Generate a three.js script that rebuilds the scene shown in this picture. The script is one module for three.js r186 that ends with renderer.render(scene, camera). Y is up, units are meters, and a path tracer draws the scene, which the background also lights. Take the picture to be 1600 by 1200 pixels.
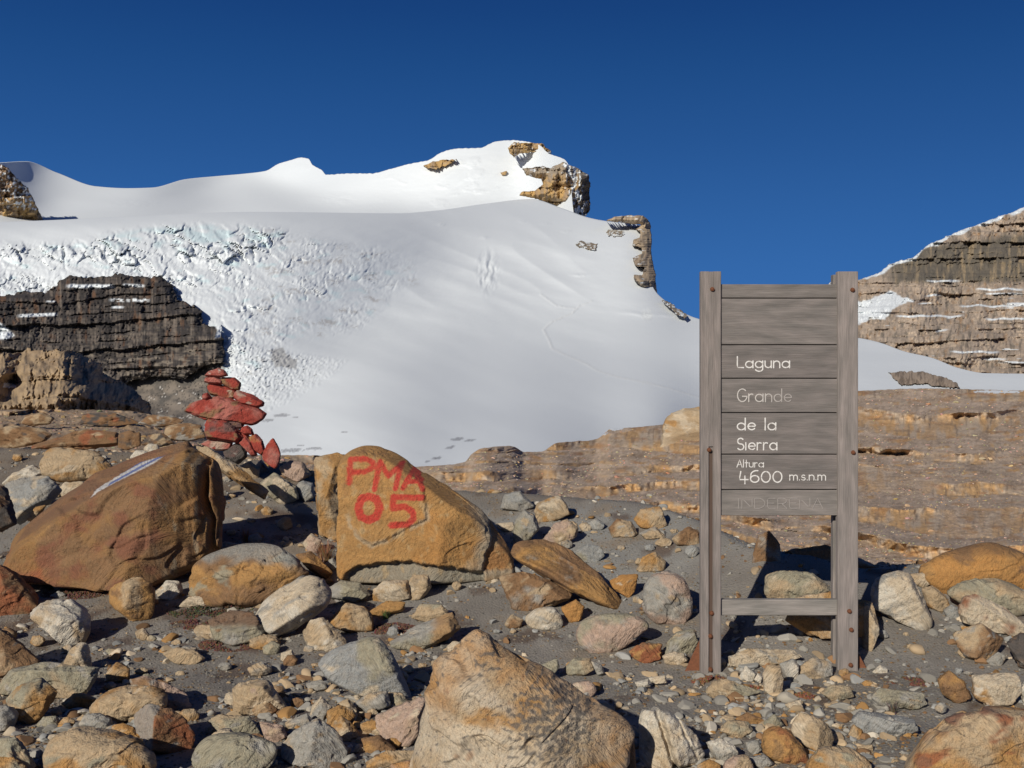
import * as THREE from 'three';
import { mergeGeometries, mergeVertices } from 'three/addons/utils/BufferGeometryUtils.js';
import { RoundedBoxGeometry } from 'three/addons/geometries/RoundedBoxGeometry.js';

// ---------------------------------------------------------------- camera, sky, sun, exposure
const scene = new THREE.Scene();
const FOV = 38, F = 600 / Math.tan(FOV * Math.PI / 360), EYE = 1.5;      // F: focal length in the photograph's pixels
const camera = new THREE.PerspectiveCamera(FOV, 4 / 3, 0.05, 8000);
camera.position.set(0, EYE, 0);
camera.lookAt(0, EYE, -10);
const SUN_AZ = 28 * Math.PI / 180, SUN_EL = 24.5 * Math.PI / 180;          // behind the camera, to its left
const sunDir = new THREE.Vector3(-Math.sin(SUN_AZ) * Math.cos(SUN_EL), Math.sin(SUN_EL), Math.cos(SUN_AZ) * Math.cos(SUN_EL));
const sun = new THREE.DirectionalLight(new THREE.Color(1.0, 0.94, 0.83), 4.6);
sun.position.copy(sunDir).multiplyScalar(60).add(new THREE.Vector3(0, 0, -8));
sun.target.position.set(0, 0, -8);
sun.castShadow = true;
Object.assign(sun.shadow.camera, { left: -14, right: 14, top: 14, bottom: -14, near: 1, far: 140 });
sun.shadow.mapSize.set(4096, 4096); sun.shadow.bias = -0.0005; sun.shadow.radius = 1;
scene.add(sun, sun.target);
{
  const W = 512, H = 256, a = new Float32Array(W * H * 4);
  const st = [[0, 0.046, 0.165, 0.46], [6, 0.034, 0.138, 0.40], [12, 0.020, 0.092, 0.292], [16, 0.0125, 0.069, 0.235], [19, 0.0085, 0.051, 0.196], [40, 0.004, 0.025, 0.110], [90, 0.003, 0.016, 0.075]];
  for (let j = 0; j < H; j++) {
    const el = ((j + 0.5) / H - 0.5) * 180;
    let c;
    if (el <= 0) c = [0.10, 0.10, 0.11];
    else {
      let k = 0; while (k < st.length - 2 && el > st[k + 1][0]) k++;
      const t = (el - st[k][0]) / (st[k + 1][0] - st[k][0]);
      c = [1, 2, 3].map(n => st[k][n] + (st[k + 1][n] - st[k][n]) * t);
    }
    for (let i = 0; i < W; i++) {
      const phi = ((i + 0.5) / W - 0.5) * 2 * Math.PI, ce = Math.cos(el * Math.PI / 180);
      const dir = new THREE.Vector3(Math.cos(phi) * ce, Math.sin(el * Math.PI / 180), Math.sin(phi) * ce);
      const g = el > 0 ? Math.exp((dir.dot(sunDir) - 1) * 22) * 0.5 : 0;   // brighter air round the sun
      a.set([c[0] + g, c[1] + g * 0.97, c[2] + g * 0.9, 1], (j * W + i) * 4);
    }
  }
  const sky = new THREE.DataTexture(a, W, H, THREE.RGBAFormat, THREE.FloatType);
  sky.mapping = THREE.EquirectangularReflectionMapping;
  sky.minFilter = sky.magFilter = THREE.LinearFilter; sky.wrapS = THREE.RepeatWrapping; sky.needsUpdate = true;
  scene.background = sky; scene.environment = sky;
}
const renderer = new THREE.WebGLRenderer({ antialias: true });
renderer.toneMapping = THREE.LinearToneMapping;
renderer.toneMappingExposure = 1.0;
renderer.shadowMap.enabled = true;

// ---------------------------------------------------------------- helpers
function rng(seed) { let s = seed >>> 0 || 1; return () => { s = (s + 0x6D2B79F5) | 0; let t = Math.imul(s ^ (s >>> 15), 1 | s); t = (t + Math.imul(t ^ (t >>> 7), 61 | t)) ^ t; return ((t ^ (t >>> 14)) >>> 0) / 4294967296; }; }
const PERM = new Uint8Array(512);
{ const r = rng(77), p = [...Array(256).keys()]; for (let i = 255; i > 0; i--) { const j = Math.floor(r() * (i + 1)); [p[i], p[j]] = [p[j], p[i]]; } for (let i = 0; i < 512; i++) PERM[i] = p[i & 255]; }
const hs = (x, y, z) => PERM[PERM[PERM[x & 255] + (y & 255)] + (z & 255)] / 255;       // 0..1 per cell
function noise(x, y, z = 0) {                                                           // -1..1
  const X = Math.floor(x), Y = Math.floor(y), Z = Math.floor(z);
  x -= X; y -= Y; z -= Z;
  const u = x * x * x * (x * (x * 6 - 15) + 10), v = y * y * y * (y * (y * 6 - 15) + 10), w = z * z * z * (z * (z * 6 - 15) + 10);
  const A = PERM[X & 255], B = PERM[(X + 1) & 255], y0 = Y & 255, y1 = (Y + 1) & 255, z0 = Z & 255, z1 = (Z + 1) & 255;
  const AA = PERM[A + y0], AB = PERM[A + y1], BA = PERM[B + y0], BB = PERM[B + y1];
  const g = (h, a, b, c) => { h &= 15; const p = h < 8 ? a : b, q = h < 4 ? b : h === 12 || h === 14 ? a : c; return ((h & 1) ? -p : p) + ((h & 2) ? -q : q); };
  const l = (t, a, b) => a + t * (b - a);
  return l(w, l(v, l(u, g(PERM[AA + z0], x, y, z), g(PERM[BA + z0], x - 1, y, z)), l(u, g(PERM[AB + z0], x, y - 1, z), g(PERM[BB + z0], x - 1, y - 1, z))),
    l(v, l(u, g(PERM[AA + z1], x, y, z - 1), g(PERM[BA + z1], x - 1, y, z - 1)), l(u, g(PERM[AB + z1], x, y - 1, z - 1), g(PERM[BB + z1], x - 1, y - 1, z - 1))));
}
function fbm(x, y, z, o) { let s = 0, a = 0.5; for (let i = 0; i < o; i++) { s += a * noise(x, y, z); x = x * 2.03 + 7.1; y = y * 2.03 + 3.7; z = z * 2.03 + 1.9; a *= 0.5; } return s; }
function worley(x, y, s) {                                                              // [F1, F2, id]
  const X = Math.floor(x), Y = Math.floor(y); let a = 9, b = 9, id = 0;
  for (let j = -1; j < 2; j++) for (let i = -1; i < 2; i++) {
    const dx = X + i + hs(X + i, Y + j, s) - x, dy = Y + j + hs(X + i, Y + j, s + 57) - y, d = Math.sqrt(dx * dx + dy * dy);
    if (d < a) { b = a; a = d; id = hs(X + i, Y + j, s + 111); } else if (d < b) b = d;
  }
  return [a, b, id];
}
const clamp = (x, a = 0, b = 1) => x < a ? a : x > b ? b : x;
const ss = (a, b, x) => { const t = clamp((x - a) / (b - a)); return t * t * (3 - 2 * t); };
const mix = (a, b, t) => a + (b - a) * t;
const mix3 = (a, b, t) => [a[0] + (b[0] - a[0]) * t, a[1] + (b[1] - a[1]) * t, a[2] + (b[2] - a[2]) * t];
const at = (X, y, d) => [(X - 800) / F * d, EYE + (600 - y) / F * d, -d];               // a sight line of the photograph at a distance
function line(pts) {                                                                     // smooth curve through [x, y, ...] knots
  const n = pts.length, m = pts.map((p, i) => i === 0 ? (pts[1][1] - p[1]) / (pts[1][0] - p[0]) : i === n - 1 ? (p[1] - pts[i - 1][1]) / (p[0] - pts[i - 1][0]) : 0);
  for (let i = 1; i < n - 1; i++) { const a = (pts[i][1] - pts[i - 1][1]) / (pts[i][0] - pts[i - 1][0]), b = (pts[i + 1][1] - pts[i][1]) / (pts[i + 1][0] - pts[i][0]); m[i] = a * b <= 0 ? 0 : 2 * a * b / (a + b); }
  return x => {
    if (x <= pts[0][0]) return pts[0][1]; if (x >= pts[n - 1][0]) return pts[n - 1][1];
    let k = 0; while (x > pts[k + 1][0]) k++;
    const h = pts[k + 1][0] - pts[k][0], t = (x - pts[k][0]) / h, t2 = t * t, t3 = t2 * t;
    return (2 * t3 - 3 * t2 + 1) * pts[k][1] + (t3 - 2 * t2 + t) * h * m[k] + (-2 * t3 + 3 * t2) * pts[k + 1][1] + (t3 - t2) * h * m[k + 1];
  };
}
function sd(poly, x, y) {                                                                // signed distance, inside positive
  let d = 1e9, c = false;
  for (let i = 0, j = poly.length - 1; i < poly.length; j = i++) {
    const [ax, ay] = poly[j], [bx, by] = poly[i], ex = bx - ax, ey = by - ay, t = clamp(((x - ax) * ex + (y - ay) * ey) / (ex * ex + ey * ey || 1e-9));
    d = Math.min(d, (x - ax - ex * t) ** 2 + (y - ay - ey * t) ** 2);
    if ((ay > y) !== (by > y) && x < ex * (y - ay) / ey + ax) c = !c;
  }
  d = Math.sqrt(d); return c ? d : -d;
}
function away(pl, x, y) {                                                                // distance to an open polyline
  let d = 1e9;
  for (let i = 1; i < pl.length; i++) { const [ax, ay] = pl[i - 1], [bx, by] = pl[i], ex = bx - ax, ey = by - ay, t = clamp(((x - ax) * ex + (y - ay) * ey) / (ex * ex + ey * ey)); d = Math.min(d, (x - ax - ex * t) ** 2 + (y - ay - ey * t) ** 2); }
  return Math.sqrt(d);
}
const taken = {};
const numbered = n => { const k = taken[n] = (taken[n] ?? -1) + 1; return k ? `${n}_${String(k).padStart(3, '0')}` : n; };
const shade = o => { o.traverse(c => { if (c.isMesh) c.castShadow = c.receiveShadow = true; }); return o; };
function thing(o, name, label, category, group) { o.name = numbered(name); o.userData = { label, category }; if (group) o.userData.group = group; scene.add(shade(o)); return o; }
function struct(o, name, label) { o.name = numbered(name); o.userData = { kind: 'structure' }; if (label) o.userData.label = label; scene.add(shade(o)); return o; }

// ---------------------------------------------------------------- textures
function tex(n, f, srgb) {
  const a = new Uint8Array(n * n * 4);
  for (let j = 0; j < n; j++) for (let i = 0; i < n; i++) { const c = f(i / n, j / n); for (let k = 0; k < 3; k++) a[(j * n + i) * 4 + k] = clamp(c[k] ?? c) * 255; a[(j * n + i) * 4 + 3] = 255; }
  const t = new THREE.DataTexture(a, n, n); t.wrapS = t.wrapT = THREE.RepeatWrapping; t.magFilter = THREE.LinearFilter; t.minFilter = THREE.LinearMipmapLinearFilter; t.generateMipmaps = true;
  if (srgb) t.colorSpace = THREE.SRGBColorSpace; t.needsUpdate = true; return t;
}
// periodic fbm by blending a torus of noise
const tn = (u, v, s, o, z = 0) => { const a = u * 2 * Math.PI, b = v * 2 * Math.PI, R = s / 6.283; return fbm(Math.cos(a) * R + 31.7, Math.sin(a) * R + Math.cos(b) * R * 0.9 + z, Math.sin(b) * R + 11.3, o); };
const rockBump = tex(512, (u, v) => [0, 1, 2].map(() => 0.5 + 0.55 * tn(u, v, 22, 5) + 0.22 * tn(u, v, 120, 2, 9)));
const rockGrain = tex(512, (u, v) => { const g = 0.92 + 0.20 * tn(u, v, 90, 4, 5) + 0.20 * tn(u, v, 260, 2, 3), w = 0.04 * tn(u, v, 30, 3, 17); return [g + w, g, g - w]; }, true);
const gravelMap = tex(512, (u, v) => { const g = 0.92 + 0.26 * tn(u, v, 260, 2, 3) + 0.10 * tn(u, v, 60, 3, 8), w = 0.05 * tn(u, v, 160, 2, 17); return [g + w, g, g - w]; }, true);
const gravelBump = tex(512, (u, v) => { const [a] = worley(u * 48, v * 48, 3), [b] = worley(u * 110, v * 110, 9); return 0.9 - 0.6 * a - 0.3 * b; });
const woodTex = (seed) => tex(512, (u, v) => {                         // grain runs along u
  const w = v * 26 + 1.3 * tn(u, v, 5, 3, seed), ring = 0.5 + 0.5 * Math.sin(w * 2 + 3 * tn(u, v, 7, 2, seed + 4));
  const fine = noise(Math.cos(u * 6.283) * 2 + seed, v * 190, Math.sin(u * 6.283) * 2), fine2 = noise(Math.cos(u * 6.283) * 5 + seed, v * 420, Math.sin(u * 6.283) * 5 + 7);
  const stain = tn(u, v, 9, 3, seed + 11);
  const g = 0.84 + 0.05 * (ring - 0.5) + 0.09 * fine + 0.08 * fine2 + 0.17 * stain;
  return [g + 0.02 * stain, g - 0.004, g - 0.012];
}, true);
const wood = [woodTex(1.5), woodTex(23.2)];
const woodBump = tex(512, (u, v) => 0.5 + 0.32 * noise(Math.cos(u * 6.283) * 2 + 1, v * 190, Math.sin(u * 6.283) * 2) + 0.25 * noise(Math.cos(u * 6.283) * 4 + 1, v * 400, Math.sin(u * 6.283) * 4));
const rep = (t, x, y, ox = 0, oy = 0) => { const c = t.clone(); c.repeat.set(x, y); c.offset.set(ox, oy); c.needsUpdate = true; return c; };

const DIM = new THREE.Color(0.83, 0.83, 0.83);
const M = {
  rock: new THREE.MeshStandardMaterial({ color: DIM, vertexColors: true, map: rockGrain, bumpMap: rockBump, bumpScale: 0.016, roughness: 0.93 }),
  far: new THREE.MeshStandardMaterial({ color: DIM, vertexColors: true, bumpMap: rockBump, bumpScale: 0.05, roughness: 0.95 }),
  snow: new THREE.MeshStandardMaterial({ color: new THREE.Color(0.82, 0.82, 0.82), vertexColors: true, roughness: 0.75 }),
  ground: new THREE.MeshStandardMaterial({ color: DIM, vertexColors: true, map: gravelMap, bumpMap: gravelBump, bumpScale: 0.006, roughness: 0.97 }),
  pebble: new THREE.MeshStandardMaterial({ color: DIM, roughness: 0.95 }),
};

// ---------------------------------------------------------------- sheets of terrain, laid along sight lines at their own distances
function sheet(cols, rows, xOf, yOf, dOf, colorOf, uvScale = 1, keep) {
  const pos = new Float32Array(cols * rows * 3), col = new Float32Array(cols * rows * 3), uv = new Float32Array(cols * rows * 2), idx = [];
  for (let i = 0; i < cols; i++) for (let j = 0; j < rows; j++) {
    const k = i * rows + j, X = xOf(i, j), y = yOf(i, j), p = at(X, y, dOf(i, j, X, y));
    pos.set(p, k * 3); uv[k * 2] = (p[0] + p[2] * 0.31) / uvScale; uv[k * 2 + 1] = (p[1] * 0.9 + p[2] * 0.55) / uvScale;
    col.set(colorOf(X, y, i, j), k * 3);
  }
  for (let i = 0; i < cols - 1; i++) for (let j = 0; j < rows - 1; j++) {
    const a = i * rows + j, b = a + rows;
    if (keep && !(keep[a] || keep[b] || keep[a + 1] || keep[b + 1])) continue;
    idx.push(a, b, b + 1, a, b + 1, a + 1);
  }
  const g = new THREE.BufferGeometry();
  g.setAttribute('position', new THREE.BufferAttribute(pos, 3)); g.setAttribute('color', new THREE.BufferAttribute(col, 3)); g.setAttribute('uv', new THREE.BufferAttribute(uv, 2));
  g.setIndex(idx); g.computeVertexNormals();
  return g;
}

// ---- the glacier: its slope is given and the distance follows from it
const SNOW = [0.80, 0.845, 0.875];
const icefall = [[-400, 378], [100, 378], [150, 366], [230, 352], [340, 345], [440, 356], [520, 376], [600, 384], [648, 405], [655, 445], [610, 480], [560, 520], [520, 530], [470, 540], [420, 570], [340, 640], [300, 600], [330, 480], [-400, 470]];
const apron = [[350, 520], [430, 545], [545, 562], [520, 590], [470, 622], [408, 652], [330, 665], [300, 620]];
const cliffAt = [[-400, 640], [-400, 462], [0, 463], [92, 440], [110, 431], [250, 432], [278, 466], [316, 487], [345, 520], [350, 575], [345, 600], [330, 640]];
const gTop = line([[-120, 352], [0, 347], [100, 343], [200, 338], [400, 331], [620, 333], [680, 329], [760, 318], [830, 311], [880, 326], [920, 340], [945, 345], [1000, 352], [1010, 400], [1020, 448], [1035, 466], [1075, 492], [1095, 499], [1200, 520], [1340, 528], [1374, 535], [1413, 549], [1456, 559], [1498, 575], [1540, 583], [1720, 585]]);
const gAnchor = line([[-120, 420], [200, 430], [420, 445], [560, 485], [700, 535], [850, 545], [1000, 520], [1060, 420], [1120, 300], [1340, 235], [1700, 225]]);
const gBase = line([[330, 0.23], [350, 0.26], [400, 0.36], [470, 0.30], [520, 0.19], [560, 0.125], [600, 0.085], [680, 0.06], [780, 0.06]]);
const track = [[905, 478], [893, 490], [862, 503], [849, 515], [858, 532], [863, 545], [880, 553], [915, 568], [935, 580], [965, 589], [1010, 598], [1050, 608], [1095, 622]];
const track2 = [[845, 460], [870, 478], [900, 482], [925, 470]];
const GC = 1150, GR = 250, gX0 = -110, gX1 = 1690;
const gx = i => gX0 + (gX1 - gX0) * i / (GC - 1);
const BACK = 6, gd = new Float32Array(GC * (GR + BACK)), gy = new Float32Array(GC * (GR + BACK));
{
  const Y0 = 772, YN = 470, lg = new Float32Array(GC * YN), yr = n => Y0 - n, e = y => (600 - y) / F, nAt = X => Math.round(Y0 - mix(440, 600, ss(1000, 1120, X)));
  for (let i = 0; i < GC; i++) {
    const X = gx(i), top = gTop(X);
    const s = y => {
      let v = gBase(y) + 0.05 * noise(X / 210, y / 90, 3) + 0.03 * noise(X / 70, y / 40, 8);
      const m = ss(-60, 60, sd(icefall, X, y)); v += 0.22 * m;
      v += 0.5 * ss(-20, 30, sd(cliffAt, X, y));
      v += 0.20 * ss(-8, 10, sd(apron, X, y)) * (1 - m);
      if (X > 1000) v = mix(v, 0.16 + 0.09 * noise(X / 60, y / 25, 4), ss(1040, 1110, X));
      
      v = mix(v, (600 - y) / F + 0.06, ss(18, 0, y - top) * ss(800, 660, X));
      return Math.max(v, (600 - y) / F + 0.05);
    };
    const o = i * YN, nA = nAt(X); lg[o + nA] = Math.log(gAnchor(X));
    for (let n = nA + 1; n < YN; n++) { const ym = yr(n) + 0.5; lg[o + n] = lg[o + n - 1] + 1 / F / (s(Math.max(ym, top - 4)) + Math.max(0, e(ym) - e(top - 4)) - e(ym)); }
    for (let n = nA - 1; n >= 0; n--) { const ym = yr(n) - 0.5; lg[o + n] = lg[o + n + 1] - 1 / F / (s(ym) - e(ym)); }
  }
  for (let pass = 0; pass < 3; pass++) {
    const src = lg.slice();
    for (let i = 0; i < GC; i++) { const w = Math.min(24, i, GC - 1 - i); for (let n = 0; n < YN; n++) { let t = 0, c = 0; for (let k = -w; k <= w; k += 3) { t += src[(i + k) * YN + n]; c++; } lg[i * YN + n] = t / c; } }
  }
  for (let i = 0; i < GC; i++) {
    const top = gTop(gx(i)), R = GR + BACK;
    for (let j = 0; j < GR; j++) { const y = gy[i * R + j] = 770 + (top - 770) * j / (GR - 1), q = Y0 - y, n = Math.min(YN - 2, Math.floor(q)); gd[i * R + j] = Math.exp(mix(lg[i * YN + n], lg[i * YN + n + 1], q - n)); }
    for (let j = GR; j < R; j++) { const k = j - GR + 1; gy[i * R + j] = top + k * k * 1.2; gd[i * R + j] = gd[i * R + GR - 1] * (1 + 0.02 * k * k); }
  }
}
function gDepth(X, y) { const i = clamp(Math.round((X - gX0) / (gX1 - gX0) * (GC - 1)), 0, GC - 1), top = gTop(X), j = clamp(Math.round((y - 770) / (top - 770) * (GR - 1)), 0, GR - 1); return gd[i * (GR + BACK) + j]; }
{
  const relief = new Float32Array(gd.length), dirt = new Float32Array(gd.length);
  for (let i = 0; i < GC; i++) for (let j = 0; j < GR; j++) {
    const k = i * (GR + BACK) + j, X = gx(i), y = gy[k], m = ss(-6, 16, sd(icefall, X, y));
    let r = 0;
    if (m > 0) {
      const wx = X + 16 * noise(X / 34, y / 26, 1) + 6 * noise(X / 11, y / 9, 5), wy = y + 13 * noise(X / 34, y / 26, 2) + 5 * noise(X / 11, y / 9, 6) - 0.3 * X;
      const [a, b, id] = worley(wx / 30, wy / 17, 4), [, , id2] = worley(wx / 11 + 40, wy / 8, 9);
      const rough = 0.3 + 0.7 * ss(-0.2, 0.25, noise(X / 75, y / 45, 12)), rid = 1 - Math.abs(fbm(wx / 26, wy / 12, 4, 4)) * 3.2, rid2 = 1 - Math.abs(fbm(wx / 9, wy / 6, 9, 3)) * 3;
      const amp = m * rough * mix(0.42, 1, ss(520, 420, X + 0.6 * (y - 380))), top = ss(430, 390, y) * ss(470, 420, X);
      r += amp * ((2.6 + 4.2 * top) * id * ss(0, 0.14, b - a) + (0.8 + top) * id2 + 1.3 * rid + 0.9 * rid2 + 1.5 * fbm(X / 6, y / 4, 4, 4) + 0.8 * fbm(X / 3, y / 12, 8, 2) - 3);
      dirt[k] = m * clamp(ss(0.05, 0.3, fbm(X / 40, y / 16, 6, 4)) * ss(0.25, 0.6, Math.abs(fbm(wx / 12, wy / 5, 19, 4)) * 3 + 0.1) * ss(340, 430, X));
    }
    const ap = ss(-2, 6, sd(apron, X, y));
    if (ap > 0) r += ap * (0.9 + 1.7 * noise(X / 5, y / 2.6, 3) + 1.3 * noise(X / 2.6, y / 1.7, 5));
    r += 0.10 * noise(X / 34 + y / 30, y / 5 - X / 60, 2) * ss(470, 560, y);                          // wind ripples on the fan
    r += 1.9 * fbm(X / 110, y / 34, 8, 4) + 0.9 * noise((X + y) / 150, (y - 0.35 * X) / 20, 11) * ss(1000, 900, X) + 2.2 * (1 - Math.abs(noise(X / 160, (y - 0.42 * X) / 46, 31)) * 2.4) * ss(600, 680, X) * ss(960, 880, X) * ss(500, 440, y);
    const t = Math.min(X < 1110 ? away(track, X, y) : 99, X < 940 && X > 830 ? away(track2, X, y) + 0.6 : 99);
    r += 1.3 * ss(2.6, 0.3, t) * (0.7 + 0.6 * noise(X / 3, y / 3, 1)); if (t < 2.4) dirt[k] = -ss(2.2, 0.5, t);
    r += 0.22 * fbm(X / 26 + y / 16, (y - X * 0.22) / 2.6, 13, 3) * (1 - m);
    for (const [lx, ly, lw, lh] of [[690, 351, 9, 3], [757, 371, 10, 3], [853, 350, 14, 2.5], [885, 362, 12, 3], [815, 346, 16, 2], [500, 381, 60, 3], [905, 430, 18, 3]]) r += 1.6 * ss(1, 0.2, Math.hypot((X - lx) / lw, (y - ly) / lh)) * (0.6 + 0.6 * noise(X / 4, y / 2, 2));
    // the low cornice that runs out to the right, and a pressure bulge with a small icy scar below the dome
    r += 1.6 * ss(5, 0, Math.abs(y - (487 + (X - 960) * 0.075 + 3 * noise(X / 30, 1, 1)))) * ss(950, 1000, X) * ss(1110, 1080, X);
    r += 3.2 * ss(1, 0, Math.hypot((X - 762) / 26, (y - 425) / 46)) * fbm(X / 7, y / 14, 2, 3) * 1.8;
    relief[k] = r;
  }
  const pools = [[715, 686, 11, 2.6], [704, 699, 7, 2.4], [735, 688, 8, 2], [683, 716, 9, 2.4], [668, 721, 5, 1.5], [440, 649, 14, 2.8, -.3], [418, 657, 9, 2.6, -.3], [461, 652, 5, 1.4], [455, 704, 20, 3.2], [490, 701, 13, 2.4], [538, 675, 6, 1.2], [470, 696, 6, 1.4]];
  const scree = [[330, 520], [352, 560], [348, 610], [330, 650], [300, 700], [150, 720], [150, 560], [300, 540]];
  const smear = [[420, 548], [440, 540], [452, 556], [468, 566], [462, 578], [430, 574]];
  const geo = sheet(GC, GR + BACK, i => gx(i), (i, j) => gy[i * (GR + BACK) + j],
    (i, j) => gd[i * (GR + BACK) + j] - relief[i * (GR + BACK) + j] * gd[i * (GR + BACK) + j] / 380,
    (X, y, i, j) => {
      const k = i * (GR + BACK) + j; let c = SNOW;
      const m = ss(0, 12, sd(icefall, X, y));
      c = mix3(c, [0.66, 0.82, 0.86], m * ss(0.10, 0.4, fbm(X / 30, y / 14, 21, 4) + 0.3 * ss(405, 365, y) * ss(120, 200, X) * ss(480, 400, X) - 0.02) * 0.8);
      c = mix3(c, [0.42, 0.38, 0.34], Math.max(0, dirt[k]) * 0.55);
      if (dirt[k] < 0) c = mix3(c, [0.80, 0.83, 0.84], -dirt[k] * 0.8);
      for (const [px, py, w, h] of pools) { const q = Math.hypot((X - px + (y - py) * 1.5) / w, (y - py) / h) + 0.45 * noise(X / 4, y / 2, 7); c = mix3(c, [0.20, 0.20, 0.22], ss(1.05, 0.75, q) * (0.6 + 0.4 * noise(X / 2, y / 2, 3))); }
      c = mix3(c, [0.36, 0.35, 0.34], 0.7 * ss(-1, 3, sd(smear, X, y) + 5 * noise(X / 6, y / 5, 3)));
      const sc = ss(-4, 5, sd(scree, X, y) + 11 * fbm(X / 14, y / 9, 5, 3));
      if (sc > 0) { const st = fbm(X / 2.6, y / 1.9, 9, 2); c = mix3(c, st + 0.8 * fbm(X / 17, y / 9, 29, 2) > 0.36 ? [0.6, 0.57, 0.53] : st < -0.2 ? [0.06, 0.052, 0.046] : mix3([0.105, 0.095, 0.085], [0.25, 0.21, 0.17], ss(-0.3, 0.3, fbm(X / 20, y / 14, 3, 3) + 0.5 * st)), sc); }
      return c;
    }, 4);
  struct(new THREE.Mesh(geo, M.snow), 'glacier', 'white glacier with a broken icefall and a smooth grey fan below');
}
// ---- the upper snowfield and its peaks
const uTop = line([[-120, 262], [0, 254], [40, 252], [90, 270], [150, 291], [200, 294], [238, 293], [290, 280], [340, 275], [385, 271], [415, 267], [435, 256], [455, 250], [470, 246], [482, 248], [488, 257], [503, 266], [510, 273], [545, 271], [580, 271], [610, 264], [640, 256], [670, 250], [690, 238], [715, 232], [750, 231], [775, 221], [800, 219], [840, 225], [858, 240], [880, 248], [888, 257], [893, 300], [896, 330], [900, 346], [930, 354]]);
const UC = 760, UR = 110, uX = i => -110 + 1042 * i / (UC - 1), ud = new Float32Array(UC * (UR + 5)), uy = new Float32Array(UC * (UR + 5));
{
  const bump2 = [[520, 312, 48, 14], [470, 262, 26, 8], [210, 318, 60, 8]];
  const Y0 = 366, YN = 170, lg = new Float32Array(UC * YN), e = y => (600 - y) / F;
  for (let i = 0; i < UC; i++) {
    const X = uX(i), o = i * YN; lg[o] = Math.log(mix(gDepth(790, gTop(790)) * 1.01, Math.max(gDepth(X, gTop(X)) * 1.02, 600), ss(780, 830, X)));
    for (let n = 1; n < YN; n++) {
      const y = Y0 - n + 0.5; let v = mix(0.24 + 0.14 * ss(70, -20, X), mix(0.36, 0.86, ss(335, 285, y)), ss(440, 660, X)) + 0.07 * noise(X / 190, y / 60, 5) + 0.04 * noise(X / 60, y / 20, 6);
      v += 0.35 * ss(60, 10, Math.hypot((X - 450) / 1.2, (y - 262) * 1.6));
      lg[o + n] = lg[o + n - 1] + 1 / F / (Math.max(v, e(y) + 0.06) - e(y));
    }
  }
  for (let pass = 0; pass < 2; pass++) { const src = lg.slice(); for (let i = 0; i < UC; i++) { const w = Math.min(22, i, UC - 1 - i); for (let n = 0; n < YN; n++) { let t = 0, c = 0; for (let q = -w; q <= w; q += 2) { t += src[(i + q) * YN + n]; c++; } lg[i * YN + n] = t / c; } } }
  for (let i = 0; i < UC; i++) {
    const X = uX(i), top = uTop(X), bot = Math.max(gTop(X) + 16, top + 6), R = UR + 5;
    for (let j = 0; j < R; j++) {
      const k = i * R + j;
      if (j >= UR) { const q = j - UR + 1; uy[k] = top + q * q * 1.5; ud[k] = ud[i * R + UR - 1] * (1 + 0.012 * q * q); continue; }
      uy[k] = bot + (top - bot) * j / (UR - 1); const q = clamp(Y0 - uy[k], 0, YN - 1.01), n = Math.floor(q); ud[k] = Math.exp(mix(lg[i * YN + n], lg[i * YN + n + 1], q - n));
    }
  }
  const geo = sheet(UC, UR + 5, i => uX(i), (i, j) => uy[i * (UR + 5) + j] + (j < UR ? 0 : 0) + (j >= UR - 2 ? 0.9 * noise(uX(i) / 5, 4, 4) * ss(400, 500, uX(i)) : 0), (i, j, X, y) => {
    let r = 1.2 * fbm(X / 50, y / 16, 3, 3);
    for (const [px, py, w, h] of bump2) { const q = Math.hypot((X - px) / w, (y - py) / h); r += 3.2 * ss(1, 0.3, q) * (0.6 + 1.4 * fbm(X / 16, y / 7, 3, 3)); }
    r += 3.5 * ss(0.1, 0.4, fbm(X / 40, y / 22, 15, 4)) * ss(520, 640, X) * ss(860, 800, X) * 0.5;
    r += 1.0 * noise((X + y * 1.4) / 7, (X - y) / 60, 4) * ss(640, 720, X) * ss(240, 265, y) * 0.5;       // runnels down the summit face
    return ud[i * (UR + 5) + j] - r * ss(2, 12, y - uTop(X));
  }, () => SNOW, 4);
  struct(new THREE.Mesh(geo, M.snow), 'snowfield', 'upper snowfield rising to the white summit ridge');
}
function uDepth(X, y) { const i = clamp(Math.round((X + 110) / 1042 * (UC - 1)), 0, UC - 1), R = UR + 5; let b = 0; for (let j = 0; j < UR; j++) if (Math.abs(uy[i * R + j] - y) < Math.abs(uy[i * R + b] - y)) b = j; return ud[i * R + b]; }
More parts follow.
